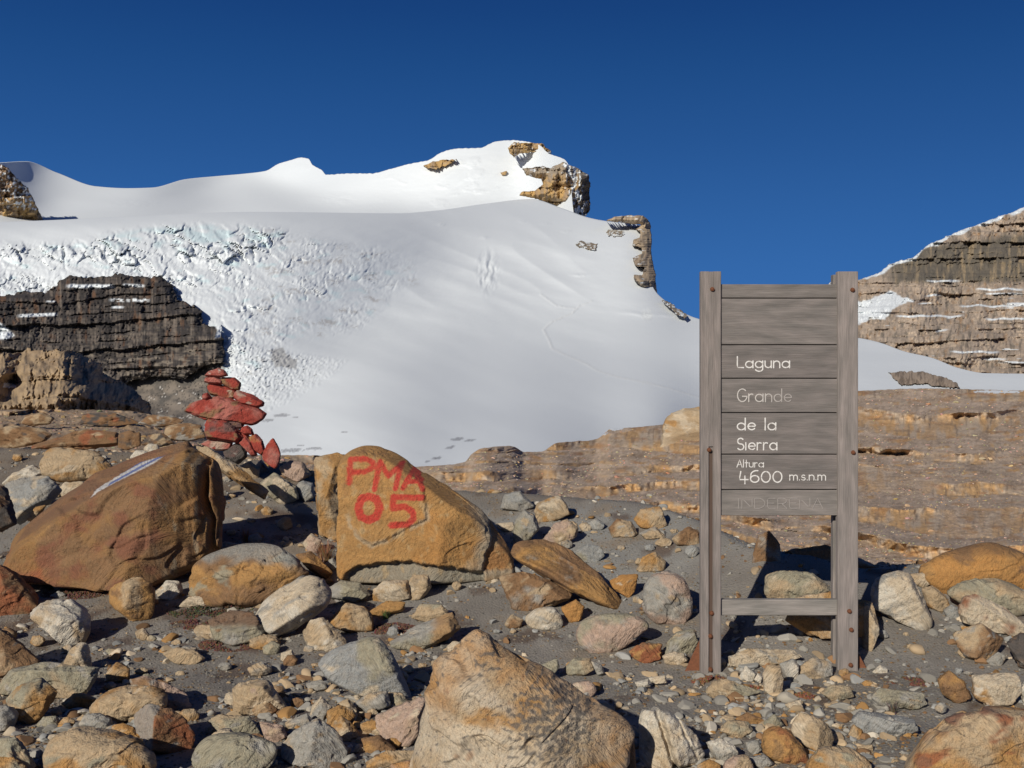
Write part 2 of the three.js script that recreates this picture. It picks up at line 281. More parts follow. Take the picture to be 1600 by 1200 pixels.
// ---- rock faces standing out of the snow
function face(name, label, poly, dist, o) {
  const { step = 1.4, thick = 20, relief = 2, bed = 12, joint = 16, color, rag = 2 } = o, m = 4;
  const xs = poly.map(p => p[0]), ys = poly.map(p => p[1]), x0 = Math.min(...xs) - m, x1 = Math.max(...xs) + m, y0 = Math.min(...ys) - m, y1 = Math.max(...ys) + m;
  const C = Math.ceil((x1 - x0) / step) + 1, R = Math.ceil((y1 - y0) / step) + 1, keep = new Uint8Array(C * R), px = new Float32Array(C * R), py = new Float32Array(C * R), dd = new Float32Array(C * R), rel = new Float32Array(C * R);
  const S = (x, y) => sd(poly, x, y) + rag * fbm(x / 9, y / 9, 2.5, 3) * 1.6;
  for (let i = 0; i < C; i++) for (let j = 0; j < R; j++) {
    const k = i * R + j; let X = x0 + i * step, y = y1 - j * step, s = S(X, y);
    const q0 = s; if (s < 0) { const gx = (S(X + 0.7, y) - S(X - 0.7, y)) / 1.4, gyy = (S(X, y + 0.7) - S(X, y - 0.7)) / 1.4, L = gx * gx + gyy * gyy || 1; X -= s * gx / L * 0.9; y -= s * gyy / L * 0.9; }
    keep[k] = q0 > 0 ? 1 : 0; px[k] = X; py[k] = y;
    const tilt = o.dip ?? 0, y1w = y + tilt * X + 4.5 * noise(X / 70, y / 40, 3) + 2.2 * noise(X / 17, y / 15, 6) + 0.8 * noise(X / 5, y / 5, 2);
    const q = y1w / bed + 0.9 * noise(y1w / (bed * 2.2), X / 260, 9), fl = Math.floor(q), fr = q - fl;
    const jx = (X + 4 * noise(X / 12, y / 9, 4) + 2 * noise(X / 4, y / 5, 8)) / (joint * (0.6 + 0.9 * hs(fl, 3, 5))) + 9 * hs(fl, 1, 8), ji = Math.floor(jx), jf = jx - ji;
    const some = ss(-0.1, 0.3, noise(X / 30, y / 16, 14)), seam = ss(-0.1, 0.3, noise(X / 50 + fl * 3.3, fl * 5.1, 4));
    const r = hs(fl, 2, 2) * (o.layer ?? 0.45) + mix(hs(fl, ji, 4), hs(fl, ji + 1, 4), ss(0.8, 1, jf)) * 0.35 - (o.seam ?? 0.28) * seam * ss(0.80, 0.96, fr) * ss(1.0, 0.97, fr) - 0.16 * some * ss(0.10, 0.02, Math.min(jf, 1 - jf))
      + 0.5 * fbm(X / 14, y / 22, 2, 4) + 0.28 * fbm(X / 4, y / 5, 2, 2);
    rel[k] = r;
    const D = dist(X, y);
    dd[k] = D - relief * r * D / 400 - (o.bulge ?? 4) * ss(0, o.bw ?? 14, q0) + (q0 < 0 ? thick * Math.min(1, -q0 / (m * 0.8)) : 0);
  }
  const g = sheet(C, R, (i, j) => px[i * R + j], (i, j) => py[i * R + j], (i, j) => dd[i * R + j], (X, y, i, j) => color(X, y, rel[i * R + j], i * R + j), o.uv ?? 8, keep);
  return struct(new THREE.Mesh(g, M.far), name, label);
}
const streaks = (X, y, w, l) => fbm(X / w, y / l, 5.3, 3);
face('cliff', 'dark layered cliff streaked with meltwater under the icefall', [[-100, 606], [-100, 462], [0, 463], [40, 455], [70, 458], [92, 440], [110, 431], [150, 434], [185, 428], [215, 433], [250, 432], [268, 445], [278, 466], [296, 474], [316, 487], [316, 505], [330, 512], [345, 508], [352, 545], [350, 566], [320, 572], [290, 592], [240, 588], [180, 604], [90, 600]],
  (X, y) => gDepth(X, clamp(y, 440, 640)) - 5, { relief: 5.5, layer: 0.9, seam: 0.5, bed: 13, joint: 40, bulge: 5, thick: 60, rag: 4, dip: 0.03, step: 1.25,
    color: (X, y, r) => {
      const st = fbm(X / 3.6, y / 70, 5.3, 4) + 0.55 * fbm(X / 11, y / 26, 9.1, 3), lay = fbm(X / 90, y / 4.2, 3.3, 3);
      let c = mix3([0.032, 0.027, 0.026], [0.15, 0.122, 0.10], ss(-0.15, 0.45, st + 0.45 * lay));
      c = mix3(c, [0.15, 0.075, 0.038], 0.7 * ss(0.12, 0.36, streaks(X + 300, y, 9, 30)));
      c = mix3(c, [0.27, 0.23, 0.19], ss(0.22, 0.4, fbm(X / 3, y / 46, 15, 3)) * 0.6 * ss(450, 500, y));
      c = mix3(c, [0.25, 0.21, 0.165], ss(490, 590, y + 80 * fbm(X / 60, y / 40, 3, 3)) * ss(-0.05, 0.25, fbm(X / 14, y / 6, 8, 3)) * 0.85);
      const led = Math.max(ss(3, 0, Math.abs(y - 447 - 1.5 * noise(X / 12, 1, 1)) - 1) * ss(100, 112, X) * ss(182, 172, X), ss(3.4, 0, Math.abs(y - 446 - 0.05 * (X - 210))) * ss(190, 196, X) * ss(228, 222, X), ss(3.4, 1, Math.abs(y - 469 - 2 * noise(X / 9, 2, 1))) * ss(168, 178, X) * ss(236, 228, X) * ss(-0.2, 0, noise(X / 8, y / 3, 3)),
        ss(2.6, 0.8, Math.abs(y - 480)) * ss(172, 178, X) * ss(196, 188, X), ss(3.4, 1.2, Math.abs(y - 493 + 0.04 * (X - 40))) * ss(24, 36, X) * ss(92, 82, X), ss(2, 0, Math.abs(y - 471)) * ss(70, 75, X) * ss(88, 84, X));
      return mix3(c, SNOW, Math.max(led, ss(0, 4, sd([[-100, 500], [0, 502], [14, 512], [26, 525], [12, 532], [-100, 532]], X, y)), ss(0, 3, sd([[332, 506], [345, 500], [350, 514], [345, 528], [334, 530], [338, 516]], X, y))));
    } });
const golden = (dark) => (X, y, r) => {
  let c = mix3([0.52, 0.33, 0.125], [0.36, 0.25, 0.15], ss(-0.2, 0.3, streaks(X, y, 6, 30)));
  c = mix3(c, [0.10, 0.075, 0.06], ss(0.1, 0.4, fbm(X / 8, y / 6, 3, 3)) * dark);
  return mix3(c, [0.36, 0.33, 0.29], ss(0.05, 0.3, fbm(X / 14, y / 5, 13, 3)) * 0.35);
};
face('outcrop', 'rusty outcrop with snow in its cracks at the far left', [[-100, 248], [0, 256], [14, 262], [20, 272], [44, 294], [52, 312], [60, 328], [68, 345], [-100, 349]], (X, y) => uDepth(40, 340) - 14 + (X > 20 ? (X - 20) * 0.4 : 0) - (y - 340) * -0.3, { relief: 8, bed: 14, joint: 13, bulge: 8, thick: 60,
  color: (X, y, r) => { let c = golden(0.9)(X, y, r); c = mix3(c, [0.16, 0.10, 0.075], ss(322, 296, y) * 0.7); return mix3(c, SNOW, ss(0.13, 0.2, fbm(X / 5, y / 5, 31, 3) + 0.10 * ss(12, 30, X) - 0.3 * ss(325, 332, y))); } });
const gold = golden(0.5);
face('outcrop', 'golden rock pillar glazed with ice just right of the summit', [[816, 264], [846, 260], [858, 262], [880, 254], [905, 264], [921, 274], [922, 328], [912, 343], [898, 338], [886, 328], [862, 319], [842, 312], [812, 305], [815, 300], [836, 298], [848, 288], [846, 280], [822, 274]], (X, y) => uDepth(860, 312) - 40 + (X > 884 ? (X - 884) * 0.3 : (884 - X) * 0.25), { relief: 10, bed: 26, joint: 13, bulge: 14, thick: 140, step: 1.1,
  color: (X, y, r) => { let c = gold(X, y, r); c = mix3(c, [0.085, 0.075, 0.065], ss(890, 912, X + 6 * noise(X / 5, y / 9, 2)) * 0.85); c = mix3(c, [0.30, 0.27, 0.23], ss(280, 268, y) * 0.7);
    return mix3(c, SNOW, Math.max(ss(0.02, 0.1, fbm(X / 4.5, y / 12, 3, 3) + 0.17 - Math.abs(X - (893 + (y - 260) * 0.18)) / 42) * ss(874, 882, X), ss(0.2, 0.28, fbm(X / 10, y / 4, 7, 3)) * ss(286, 276, y))); } });
face('outcrop', 'rock cap on the very top of the summit', [[794, 231], [803, 222], [832, 223], [846, 224], [861, 236], [860, 248], [845, 241], [830, 237], [812, 240], [803, 247], [797, 240]], (X, y) => uDepth(828, 243) - 4 + (X - 830) * 0.3, { relief: 6, bed: 7, joint: 9, bulge: 8, thick: 60, step: 1, color: (X, y, r) => mix3(golden(0.6)(X, y, r), SNOW, ss(0.17, 0.24, fbm(X / 9, y / 3.2, 4, 3))) });
face('outcrop', 'thin rock band left of the summit below the ridge', [[662, 259], [676, 252], [692, 250], [713, 249], [704, 256], [686, 263], [670, 264]], (X, y) => uDepth(X, y + 3) - 3, { relief: 5, bed: 6, joint: 7, bulge: 5, thick: 60, step: 1, rag: 3, color: golden(0.6) });
face('outcrop', 'little dark stone showing through the summit snow', [[782, 270], [792, 267], [791, 273], [785, 275]], (X, y) => uDepth(787, 272) - 2, { relief: 2, bulge: 4, thick: 50, step: 0.8, rag: 1, color: golden(0.8) });
face('outcrop', 'square rock tower at the right end of the snow ridge', [[944, 345], [962, 338], [985, 336], [1005, 336], [1016, 348], [1018, 378], [1017, 400], [1024, 425], [1026, 458], [1008, 452], [992, 440], [991, 430], [1004, 430], [1006, 418], [992, 415], [987, 402], [1004, 396], [1002, 388], [988, 384], [990, 374], [1000, 372], [999, 364], [993, 358], [1002, 351], [975, 348]], (X, y) => gDepth(990, clamp(y, 356, 440)) - 10 + (X > 1004 ? (X - 1004) * 0.8 : 0), { relief: 5, bed: 13, joint: 14, bulge: 5, thick: 90, bw: 8, step: 1.1,
  color: (X, y, r) => { let c = mix3([0.46, 0.35, 0.23], [0.28, 0.215, 0.155], ss(-0.2, 0.3, streaks(X, y, 5, 26))); c = mix3(c, [0.09, 0.08, 0.07], 0.8 * ss(0.0, 0.3, fbm(X / 9, y / 7, 3, 3)) * ss(350, 380, y)); return mix3(c, SNOW, ss(0.2, 0.25, fbm(X / 9, y / 3, 4, 3)) * ss(1012, 1000, X)); } });
const mottled = (X, y, r) => mix3(mix3([0.34, 0.28, 0.21], [0.16, 0.13, 0.10], ss(-0.2, 0.3, fbm(X / 5, y / 4, 2, 3))), SNOW, ss(0.05, 0.12, fbm(X / 6, y / 3, 9, 3)));
face('outcrop', 'small broken outcrop in the snow below the rock tower', [[897, 380], [912, 377], [934, 380], [930, 391], [912, 389], [904, 386]], (X, y) => gDepth(X, y) - 1, { relief: 2, bed: 5, joint: 7, bulge: 4, thick: 30, step: 1, rag: 4, color: mottled });
face('outcrop', 'thin outcrop in the snow beside the rock tower', [[942, 362], [958, 357], [976, 362], [974, 369], [950, 368]], (X, y) => gDepth(X, y) - 1, { relief: 2, bed: 5, joint: 7, bulge: 4, thick: 30, step: 1, rag: 4, color: mottled });
face('outcrop', 'small rock rib on the snow edge left of the sign', [[1036, 470], [1048, 474], [1064, 486], [1078, 494], [1070, 499], [1052, 488]], (X, y) => gDepth(X, y + 6) - 2, { relief: 2, bed: 6, joint: 7, bulge: 2, thick: 20, step: 1, rag: 3, color: mottled });
// the mountain on the right
const tongue = [[1290, 480], [1342, 470], [1370, 462], [1392, 452], [1404, 460], [1433, 470], [1412, 476], [1396, 484], [1384, 500], [1360, 500], [1342, 508], [1290, 510]];
face('mountainside', 'layered rocky mountainside with snow on its ledges at the right', [[1150, 536], [1195, 500], [1240, 474], [1285, 450], [1303, 437], [1342, 437], [1378, 424], [1390, 412], [1428, 402], [1440, 390], [1456, 381], [1498, 361], [1540, 346], [1575, 334], [1600, 323], [1720, 285], [1720, 596], [1540, 592], [1498, 584], [1456, 568], [1413, 558], [1374, 545], [1342, 540], [1285, 545], [1150, 552]],
  (X, y) => 300 + (600 - y) * 0.62 + 12 * noise(X / 70, y / 50, 2) + ss(1420, 1340, X) * 30, { relief: 9, layer: 0.55, seam: 0.2, bed: 9, joint: 15, bulge: 2, thick: 90, dip: 0.0, rag: 2.2, uv: 7, step: 1.1,
    color: (X, y, r) => {
      let c = mix3([0.50, 0.395, 0.30], [0.36, 0.285, 0.22], ss(-0.3, 0.3, streaks(X, y, 9, 22)));
      c = mix3(c, [0.36, 0.21, 0.10], 0.7 * ss(0.1, 0.4, streaks(X + 200, y, 8, 12)));
      c = mix3(c, [0.17, 0.145, 0.115], 0.8 * ss(0.05, 0.3, streaks(X + 90, y, 5, 16)));
      c = mix3(c, [0.13, 0.105, 0.08], 0.55 * ss(0.1, 0.4, fbm(X / 3, y / 5, 12, 3))); c = mix3(c, [0.58, 0.47, 0.37], 0.55 * ss(0.1, 0.4, fbm(X / 5, y / 2.5, 33, 3)));
      const band = ss(370, 385, y - (1500 - X) * 0.12 + 8 * noise(X / 20, 1, 2)) * ss(446, 436, y + 6 * noise(X / 16, 3, 3));
      c = mix3(c, mix3([0.12, 0.105, 0.08], [0.33, 0.25, 0.15], ss(-0.05, 0.35, streaks(X, y, 6, 40))), band * ss(1370, 1410, X) * 0.9);
      const q = fbm(X / 46, y / 3.4, 6, 3), lo = ss(450, 468, y) * ss(600, 540, y);
      let s = ss(0.20, 0.27, q + 0.10 * ss(1480, 1560, X) * ss(470, 440, Math.abs(y - 470) + 430) - 0.14) * lo;
      for (const [yy, a, b] of [[439, 1448, 1500], [452, 1525, 1600], [459, 1540, 1600], [462, 1447, 1470], [474, 1572, 1720], [478, 1500, 1600], [494, 1400, 1505], [498, 1540, 1720], [516, 1462, 1482], [550, 1485, 1562], [561, 1535, 1572], [566, 1560, 1640]]) s = Math.max(s, ss(2.3, 0.9, Math.abs(y - yy - 3 * noise(X / 22, yy, 2)) + 1.6 * Math.abs(noise(X / 7, yy, 7))) * ss(a - 4, a + 8, X) * ss(b + 4, b - 10, X));
      const sky = sd([[1150, 536], [1195, 500], [1240, 474], [1285, 450], [1303, 437], [1342, 437], [1378, 424], [1390, 412], [1428, 402], [1440, 390], [1456, 381], [1498, 361], [1540, 346], [1575, 334], [1600, 323], [1720, 285], [1720, 800], [1150, 800]], X, y);
      s = Math.max(s, ss(7, 4, sky + 7 * fbm(X / 15, y / 10, 4, 3) + 4 * ss(-0.1, 0.2, noise(X / 34, 2, 2))), ss(0, 3, sd(tongue, X, y) + 3 * noise(X / 7, y / 5, 3)));
      return mix3(c, SNOW, s);
    } });
face('outcrop', 'low rock band lying in the snow right of the sign', [[1388, 582], [1410, 580], [1445, 581], [1470, 588], [1494, 597], [1500, 606], [1470, 604], [1440, 600], [1408, 602], [1396, 592]], (X, y) => gDepth(X, y) - 1.5, { relief: 3, bed: 9, joint: 7, bulge: 2, thick: 20, step: 1, rag: 3, color: (X, y, r) => mix3([0.40, 0.31, 0.23], [0.20, 0.15, 0.11], ss(-0.1, 0.25, streaks(X, y, 4, 14))) });

// ---- the terraced rock slope between the gravel and the snow
const tTop = line([[-120, 640], [100, 640], [200, 642], [250, 652], [300, 664], [340, 688], [400, 711], [480, 711], [560, 722], [640, 729], [690, 727], [725, 722], [740, 707], [760, 699], [800, 697], [820, 706], [845, 706], [870, 692], [930, 687], [955, 670], [1000, 667], [1050, 661], [1100, 652], [1200, 628], [1340, 611], [1450, 607], [1600, 610], [1720, 608]]);
const tBot = line([[-120, 745], [300, 760], [500, 790], [640, 850], [760, 905], [1000, 915], [1200, 930], [1720, 935]]);
const TC = 1050, TR = 270, tX = i => -110 + 1800 * i / (TC - 1), tr = TR + 5, td = new Float32Array(TC * tr), ty = new Float32Array(TC * tr), tf = new Float32Array(TC * tr), trel = new Float32Array(TC * tr);
const ledge = (X, y) => {                                                 // a flight of steps: [how much of a face, depth against the even slope, layer]
  const w = mix(46, 24, ss(520, 330, X)) + 14 * noise(X / 420, 1, 3), yy = y - 600 + 12 * noise(X / 190, y / 90, 4) + 5 * noise(X / 42, y / 30, 7) + 1.6 * noise(X / 9, y / 9, 2) - 0.012 * X;
  const q = yy / w + 0.8 * noise(yy / 50, X / 300, 6), fl = Math.floor(q), fr = q - fl;              // fr grows downwards: 0 the back of the tread above
  const on = ss(-0.30, 0.10, noise(X / 130 + fl * 7.3, fl * 3.1, 2) + 0.10 + 0.2 * ss(520, 330, X)), a = 0.42 + 0.22 * hs(fl, 8, 8);
  const stair = fr < a ? fr / a : 1;                                       // depth runs only along the tread
  const w2 = 9 + 3 * hs(fl, 5, 5), q2 = (yy + 3 * noise(X / 26, y / 12, 21)) / w2, f2 = q2 - Math.floor(q2), on2 = ss(-0.05, 0.25, noise(X / 46 + Math.floor(q2) * 5.1, Math.floor(q2) * 2.7, 8)) * (1 - on * ss(a - 0.05, a + 0.05, fr));
  return [Math.max(on * ss(a - 0.02, a + 0.05, fr), on2 * ss(0.5, 0.6, f2)), on * (stair - fr) + 0.8 * on2 * ((f2 < 0.5 ? f2 * 2 : 1) - f2) * w2 / w, fl, w, Math.max(on * ss(a - 0.02, a + 0.05, fr) * ss(1, 0.7, fr), on2 * ss(0.5, 0.6, f2) * ss(1, 0.75, f2))];
};
for (let i = 0; i < TC; i++) {
  const X = tX(i), top = tTop(X), bot = tBot(X), left = ss(520, 330, X), far = mix(mix(80, 55, ss(1000, 700, X)), 46, left);
  for (let j = 0; j < tr; j++) {
    const k = i * tr + j;
    if (j >= TR) { const q = j - TR + 1; ty[k] = top + q * q * (0.8 + 0.5 * left); td[k] = td[i * tr + TR - 1] * (1 + 0.03 * q * q); continue; }
    const t = j / (TR - 1), y = ty[k] = bot + (top - bot) * t;
    const [f, off, fl, w, fp] = ledge(X, y), b = Math.log(far / 18), perPx = b / Math.max(40, bot - top);
    tf[k] = f; td[k] = 18 * Math.exp(b * Math.pow(t, 1.12)) * (1 - 0.62 * off * w * perPx);
    const jx = (X + 7 * noise(X / 20, y / 14, 4) + 3 * noise(X / 6, y / 8, 4)) / (26 + 30 * hs(fl, 4, 4)) + 7 * hs(fl, 6, 2), ji = Math.floor(jx), jf = jx - ji;
    trel[k] = 0.6 * fp * (0.55 * mix(hs(fl, ji, 9), hs(fl, ji + 1, 9), ss(0.85, 1, jf)) - 0.3 * ss(0.06, 0.0, Math.min(jf, 1 - jf)) * ss(-0.1, 0.2, noise(X / 30, y / 20, 6)) + 0.5 * fbm(X / 10, y / 26, 2, 3)) + (1 - f) * ((0.55 + 0.4 * left) * fbm(X / 9, y / 4, 6, 3) + 0.45 * fbm(X / 3.4, y / 2, 16, 2)) + 0.9 * fbm(X / 70, y / 40, 5, 3);
  }
}
function tDepth(X, y) { const i = clamp(Math.round((X + 110) / 1800 * (TC - 1)), 0, TC - 1), j = clamp(Math.round((y - tBot(X)) / (tTop(X) - tBot(X)) * (TR - 1)), 0, TR - 1), k = i * tr + j; return td[k] - trel[k] * td[k] / 50; }
{
  const geo = sheet(TC, tr, i => tX(i), (i, j) => ty[i * tr + j] + (j >= TR - 3 ? 2.2 * fbm(tX(i) / 14, 3, 3, 3) : 0), (i, j) => td[i * tr + j] - trel[i * tr + j] * td[i * tr + j] / 50, (X, y, i, j) => {
    const f = tf[i * tr + j], left = ss(560, 380, X);
    let c = mix3([0.58, 0.44, 0.32], [0.42, 0.31, 0.215], ss(-0.3, 0.3, fbm(X / 30, y / 12, 4, 4)));
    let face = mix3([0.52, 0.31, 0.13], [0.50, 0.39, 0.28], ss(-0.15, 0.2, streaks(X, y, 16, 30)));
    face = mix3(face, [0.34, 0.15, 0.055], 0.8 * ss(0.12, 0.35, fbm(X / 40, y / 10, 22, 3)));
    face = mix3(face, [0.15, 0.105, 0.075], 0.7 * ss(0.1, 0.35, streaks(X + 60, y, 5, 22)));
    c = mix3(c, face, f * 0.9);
    c = mix3(c, [0.46, 0.24, 0.09], 0.6 * ss(0.10, 0.34, fbm(X / 34, y / 9, 14, 4))); c = mix3(c, [0.24, 0.16, 0.10], 0.5 * ss(0.08, 0.3, fbm(X / 60, y / 7, 44, 4))); c = c.map(v => v * (1 + 0.5 * fbm(X / 7, y / 3.2, 51, 3)));
    const st = fbm(X / 4, y / 2.4, 7, 2); c = mix3(c, st > 0 ? [0.70, 0.56, 0.44] : [0.28, 0.20, 0.14], (0.35 + 0.65 * (1 - f)) * ss(0.12, 0.4, Math.abs(st)) * 0.75);
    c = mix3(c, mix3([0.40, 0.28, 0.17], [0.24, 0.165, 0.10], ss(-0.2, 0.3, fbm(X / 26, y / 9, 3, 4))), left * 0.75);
    // the last snow along the upper edge
    for (const [px, py, w, h] of [[962, 668, 14, 5], [845, 696, 5, 9], [940, 677, 10, 3], [1030, 646, 12, 10], [1560, 612, 40, 2.5], [45, 657, 6, 4], [17, 602, 8, 3]]) if (Math.hypot((X - px) / w, (y - py) / h) + 0.35 * noise(X / 4, y / 3, 3) < 0.9) c = SNOW;
    return c;
  }, 3);
  struct(new THREE.Mesh(geo, M.far), 'rocky_slope', 'terraced tan rock slope with rusty ledges behind the sign');
}
face('outcrop', 'weathered brown rock knoll below the dark cliff on the left', [[-100, 566], [-60, 558], [-20, 556], [0, 553], [22, 552], [40, 546], [62, 548], [90, 545], [112, 548], [128, 553], [140, 562], [160, 567], [164, 580], [170, 590], [190, 596], [200, 604], [214, 612], [226, 624], [236, 632], [238, 656], [-100, 668]],
  (X, y) => 60 + (X > 120 ? (X - 120) * 0.13 : (120 - X) * 0.01) + (640 - y) * 0.05 - 2.6 * ss(592, 616, y + 9 * noise(X / 24, 2, 5)) + 3.4 * fbm(X / 46, y / 40, 2, 3) + 3 * ss(24, 0, Math.abs(X - 20 + (y - 600) * 0.3)) * ss(640, 590, y) - 2 * ss(40, 0, Math.abs(X - 85)), { relief: 10, bed: 26, joint: 12, bulge: 4, bw: 34, thick: 12, rag: 5, uv: 2.2, step: 1.2,
    color: (X, y, r) => { let c = mix3([0.42, 0.30, 0.175], [0.28, 0.195, 0.115], ss(-0.2, 0.25, fbm(X / 12, y / 18, 3, 4))); c = mix3(c, [0.11, 0.085, 0.065], 0.75 * ss(0.08, 0.3, streaks(X, y, 5, 20))); c = mix3(c, [0.40, 0.31, 0.22], 0.6 * ss(0.15, 0.35, fbm(X / 5, y / 4, 8, 3))); if (Math.hypot((X - 15) / 13, (y - 602) / 5) + 0.3 * noise(X / 5, y / 3, 3) < 0.8) c = SNOW; return c; } });
{
  const g = new THREE.PlaneGeometry(7000, 7000, 1, 1); g.rotateX(-Math.PI / 2); g.translate(0, -32, 0);
  struct(new THREE.Mesh(g, new THREE.MeshStandardMaterial({ color: new THREE.Color(0.25, 0.2, 0.16), roughness: 1 })), 'valley_floor');
}

// ---------------------------------------------------------------- the gravel bench in front
const cY = line([[-200, 690], [0, 700], [200, 708], [340, 716], [440, 724], [520, 745], [600, 765], [760, 772], [900, 780], [1000, 788], [1080, 812], [1180, 858], [1260, 872], [1350, 890], [1450, 890], [1600, 880], [1900, 880]]);
const cD = line([[-200, 11.5], [0, 11], [200, 10.6], [440, 10], [600, 9.6], [760, 9.2], [1000, 8.6], [1100, 7.9], [1200, 7.1], [1350, 7.0], [1600, 7.4], [1900, 7.6]]);
function gH(X, d) {
  const dc = cD(X), hc = EYE - (cY(X) - 600) / F * dc, st = 5.9;
  if (d <= st - 0.3) return 0;
  if (d <= dc) { const t = (d - st + 0.3) / (dc - st + 0.3); return hc * (1.25 * t * t / (t + 0.25)); }
  const q = d - dc; return hc - 0.30 * q * q / (q + 0.8) * 0.95;
}
function gDist(X, y) { let d = 3.4; const dc = cD(X); while (d < dc && 600 + (EYE - gH(X, d)) / d * F > y) d += 0.01; return d; }
const groundY = (x, z) => { const d = -z; return gH(800 + x / d * F, d) + 0.035 * fbm(x / 0.6, z / 0.6, 3, 3) + 0.012 * fbm(x / 0.12, z / 0.12, 5, 3); };
{
  const C = 620, R = 330, dOf = j => 1.6 * Math.pow(20 / 1.6, Math.pow(j / (R - 1), 0.85));
  const pos = new Float32Array(C * R * 3), col = new Float32Array(C * R * 3), uv = new Float32Array(C * R * 2), idx = [];
  for (let i = 0; i < C; i++) for (let j = 0; j < R; j++) {
    const k = i * R + j, X = -330 + 2260 * i / (C - 1), d = dOf(j), x = (X - 800) / F * d, z = -d;
    pos.set([x, groundY(x, z), z], k * 3); uv.set([x / 0.7, z / 0.7], k * 2);
    let c = mix3([0.33, 0.30, 0.262], [0.245, 0.218, 0.186], ss(-0.3, 0.3, fbm(x * 1.7, z * 1.7, 3, 4)));
    c = mix3(c, [0.36, 0.355, 0.33], 0.75 * ss(6.2, 7.4, d) * ss(0.35, -0.2, fbm(x * 1.1, z * 1.1, 8, 3)) * ss(560, 640, X));        // blue-grey silt on the bench
    c = mix3(c, [0.31, 0.23, 0.15], 0.6 * ss(0.08, 0.3, fbm(x * 2.6, z * 2.6, 14, 3)));
    c = mix3(c, [0.11, 0.066, 0.045], 0.75 * ss(0.18, 0.32, fbm(x * 3.1, z * 3.1, 25, 4) + 0.12 * ss(760, 560, X)));
    c = mix3(c, [0.22, 0.165, 0.11], 0.6 * ss(8.5, 9.5, d));
    col.set(c, k * 3);
  }
  for (let i = 0; i < C - 1; i++) for (let j = 0; j < R - 1; j++) { const a = i * R + j, b = a + R; idx.push(a, b, b + 1, a, b + 1, a + 1); }
  const g = new THREE.BufferGeometry();
  g.setAttribute('position', new THREE.BufferAttribute(pos, 3)); g.setAttribute('color', new THREE.BufferAttribute(col, 3)); g.setAttribute('uv', new THREE.BufferAttribute(uv, 2)); g.setIndex(idx); g.computeVertexNormals();
  struct(new THREE.Mesh(g, M.ground), 'ground', 'grey gravel ground strewn with stones');
}

// ---------------------------------------------------------------- rocks
const spheres = {};
function sphere(n) {
  if (!spheres[n]) { const g = new THREE.IcosahedronGeometry(1, n - 1); g.deleteAttribute('uv'); g.deleteAttribute('normal'); spheres[n] = mergeVertices(g, 1e-5); }
  return spheres[n];
}
const C = { ochre: [0.46, 0.25, 0.085], orange: [0.50, 0.25, 0.075], tan: [0.49, 0.36, 0.22], pale: [0.60, 0.49, 0.35], white: [0.66, 0.59, 0.48], grey: [0.37, 0.345, 0.30], green: [0.36, 0.32, 0.225], rust: [0.32, 0.11, 0.045], brown: [0.27, 0.15, 0.07], dark: [0.10, 0.085, 0.075], pink: [0.50, 0.355, 0.27], silt: [0.34, 0.335, 0.315], red: [0.38, 0.055, 0.035], rose: [0.46, 0.15, 0.115], plum: [0.19, 0.10, 0.085] };
function hull(pts) {                                                      // outlines are made convex
  const p = pts.slice().sort((a, b) => a[0] - b[0] || a[1] - b[1]), half = q => { const h = []; for (const v of q) { while (h.length > 1) { const [a, b] = [h[h.length - 2], h[h.length - 1]]; if ((b[0] - a[0]) * (v[1] - a[1]) - (b[1] - a[1]) * (v[0] - a[0]) <= 0) h.pop(); else break; } h.push(v); } h.pop(); return h; };
  return [...half(p), ...half(p.reverse())];
}
const LEV = [7, 10, 14, 20, 28, 40, 58, 76];
let rockSeed = 100;
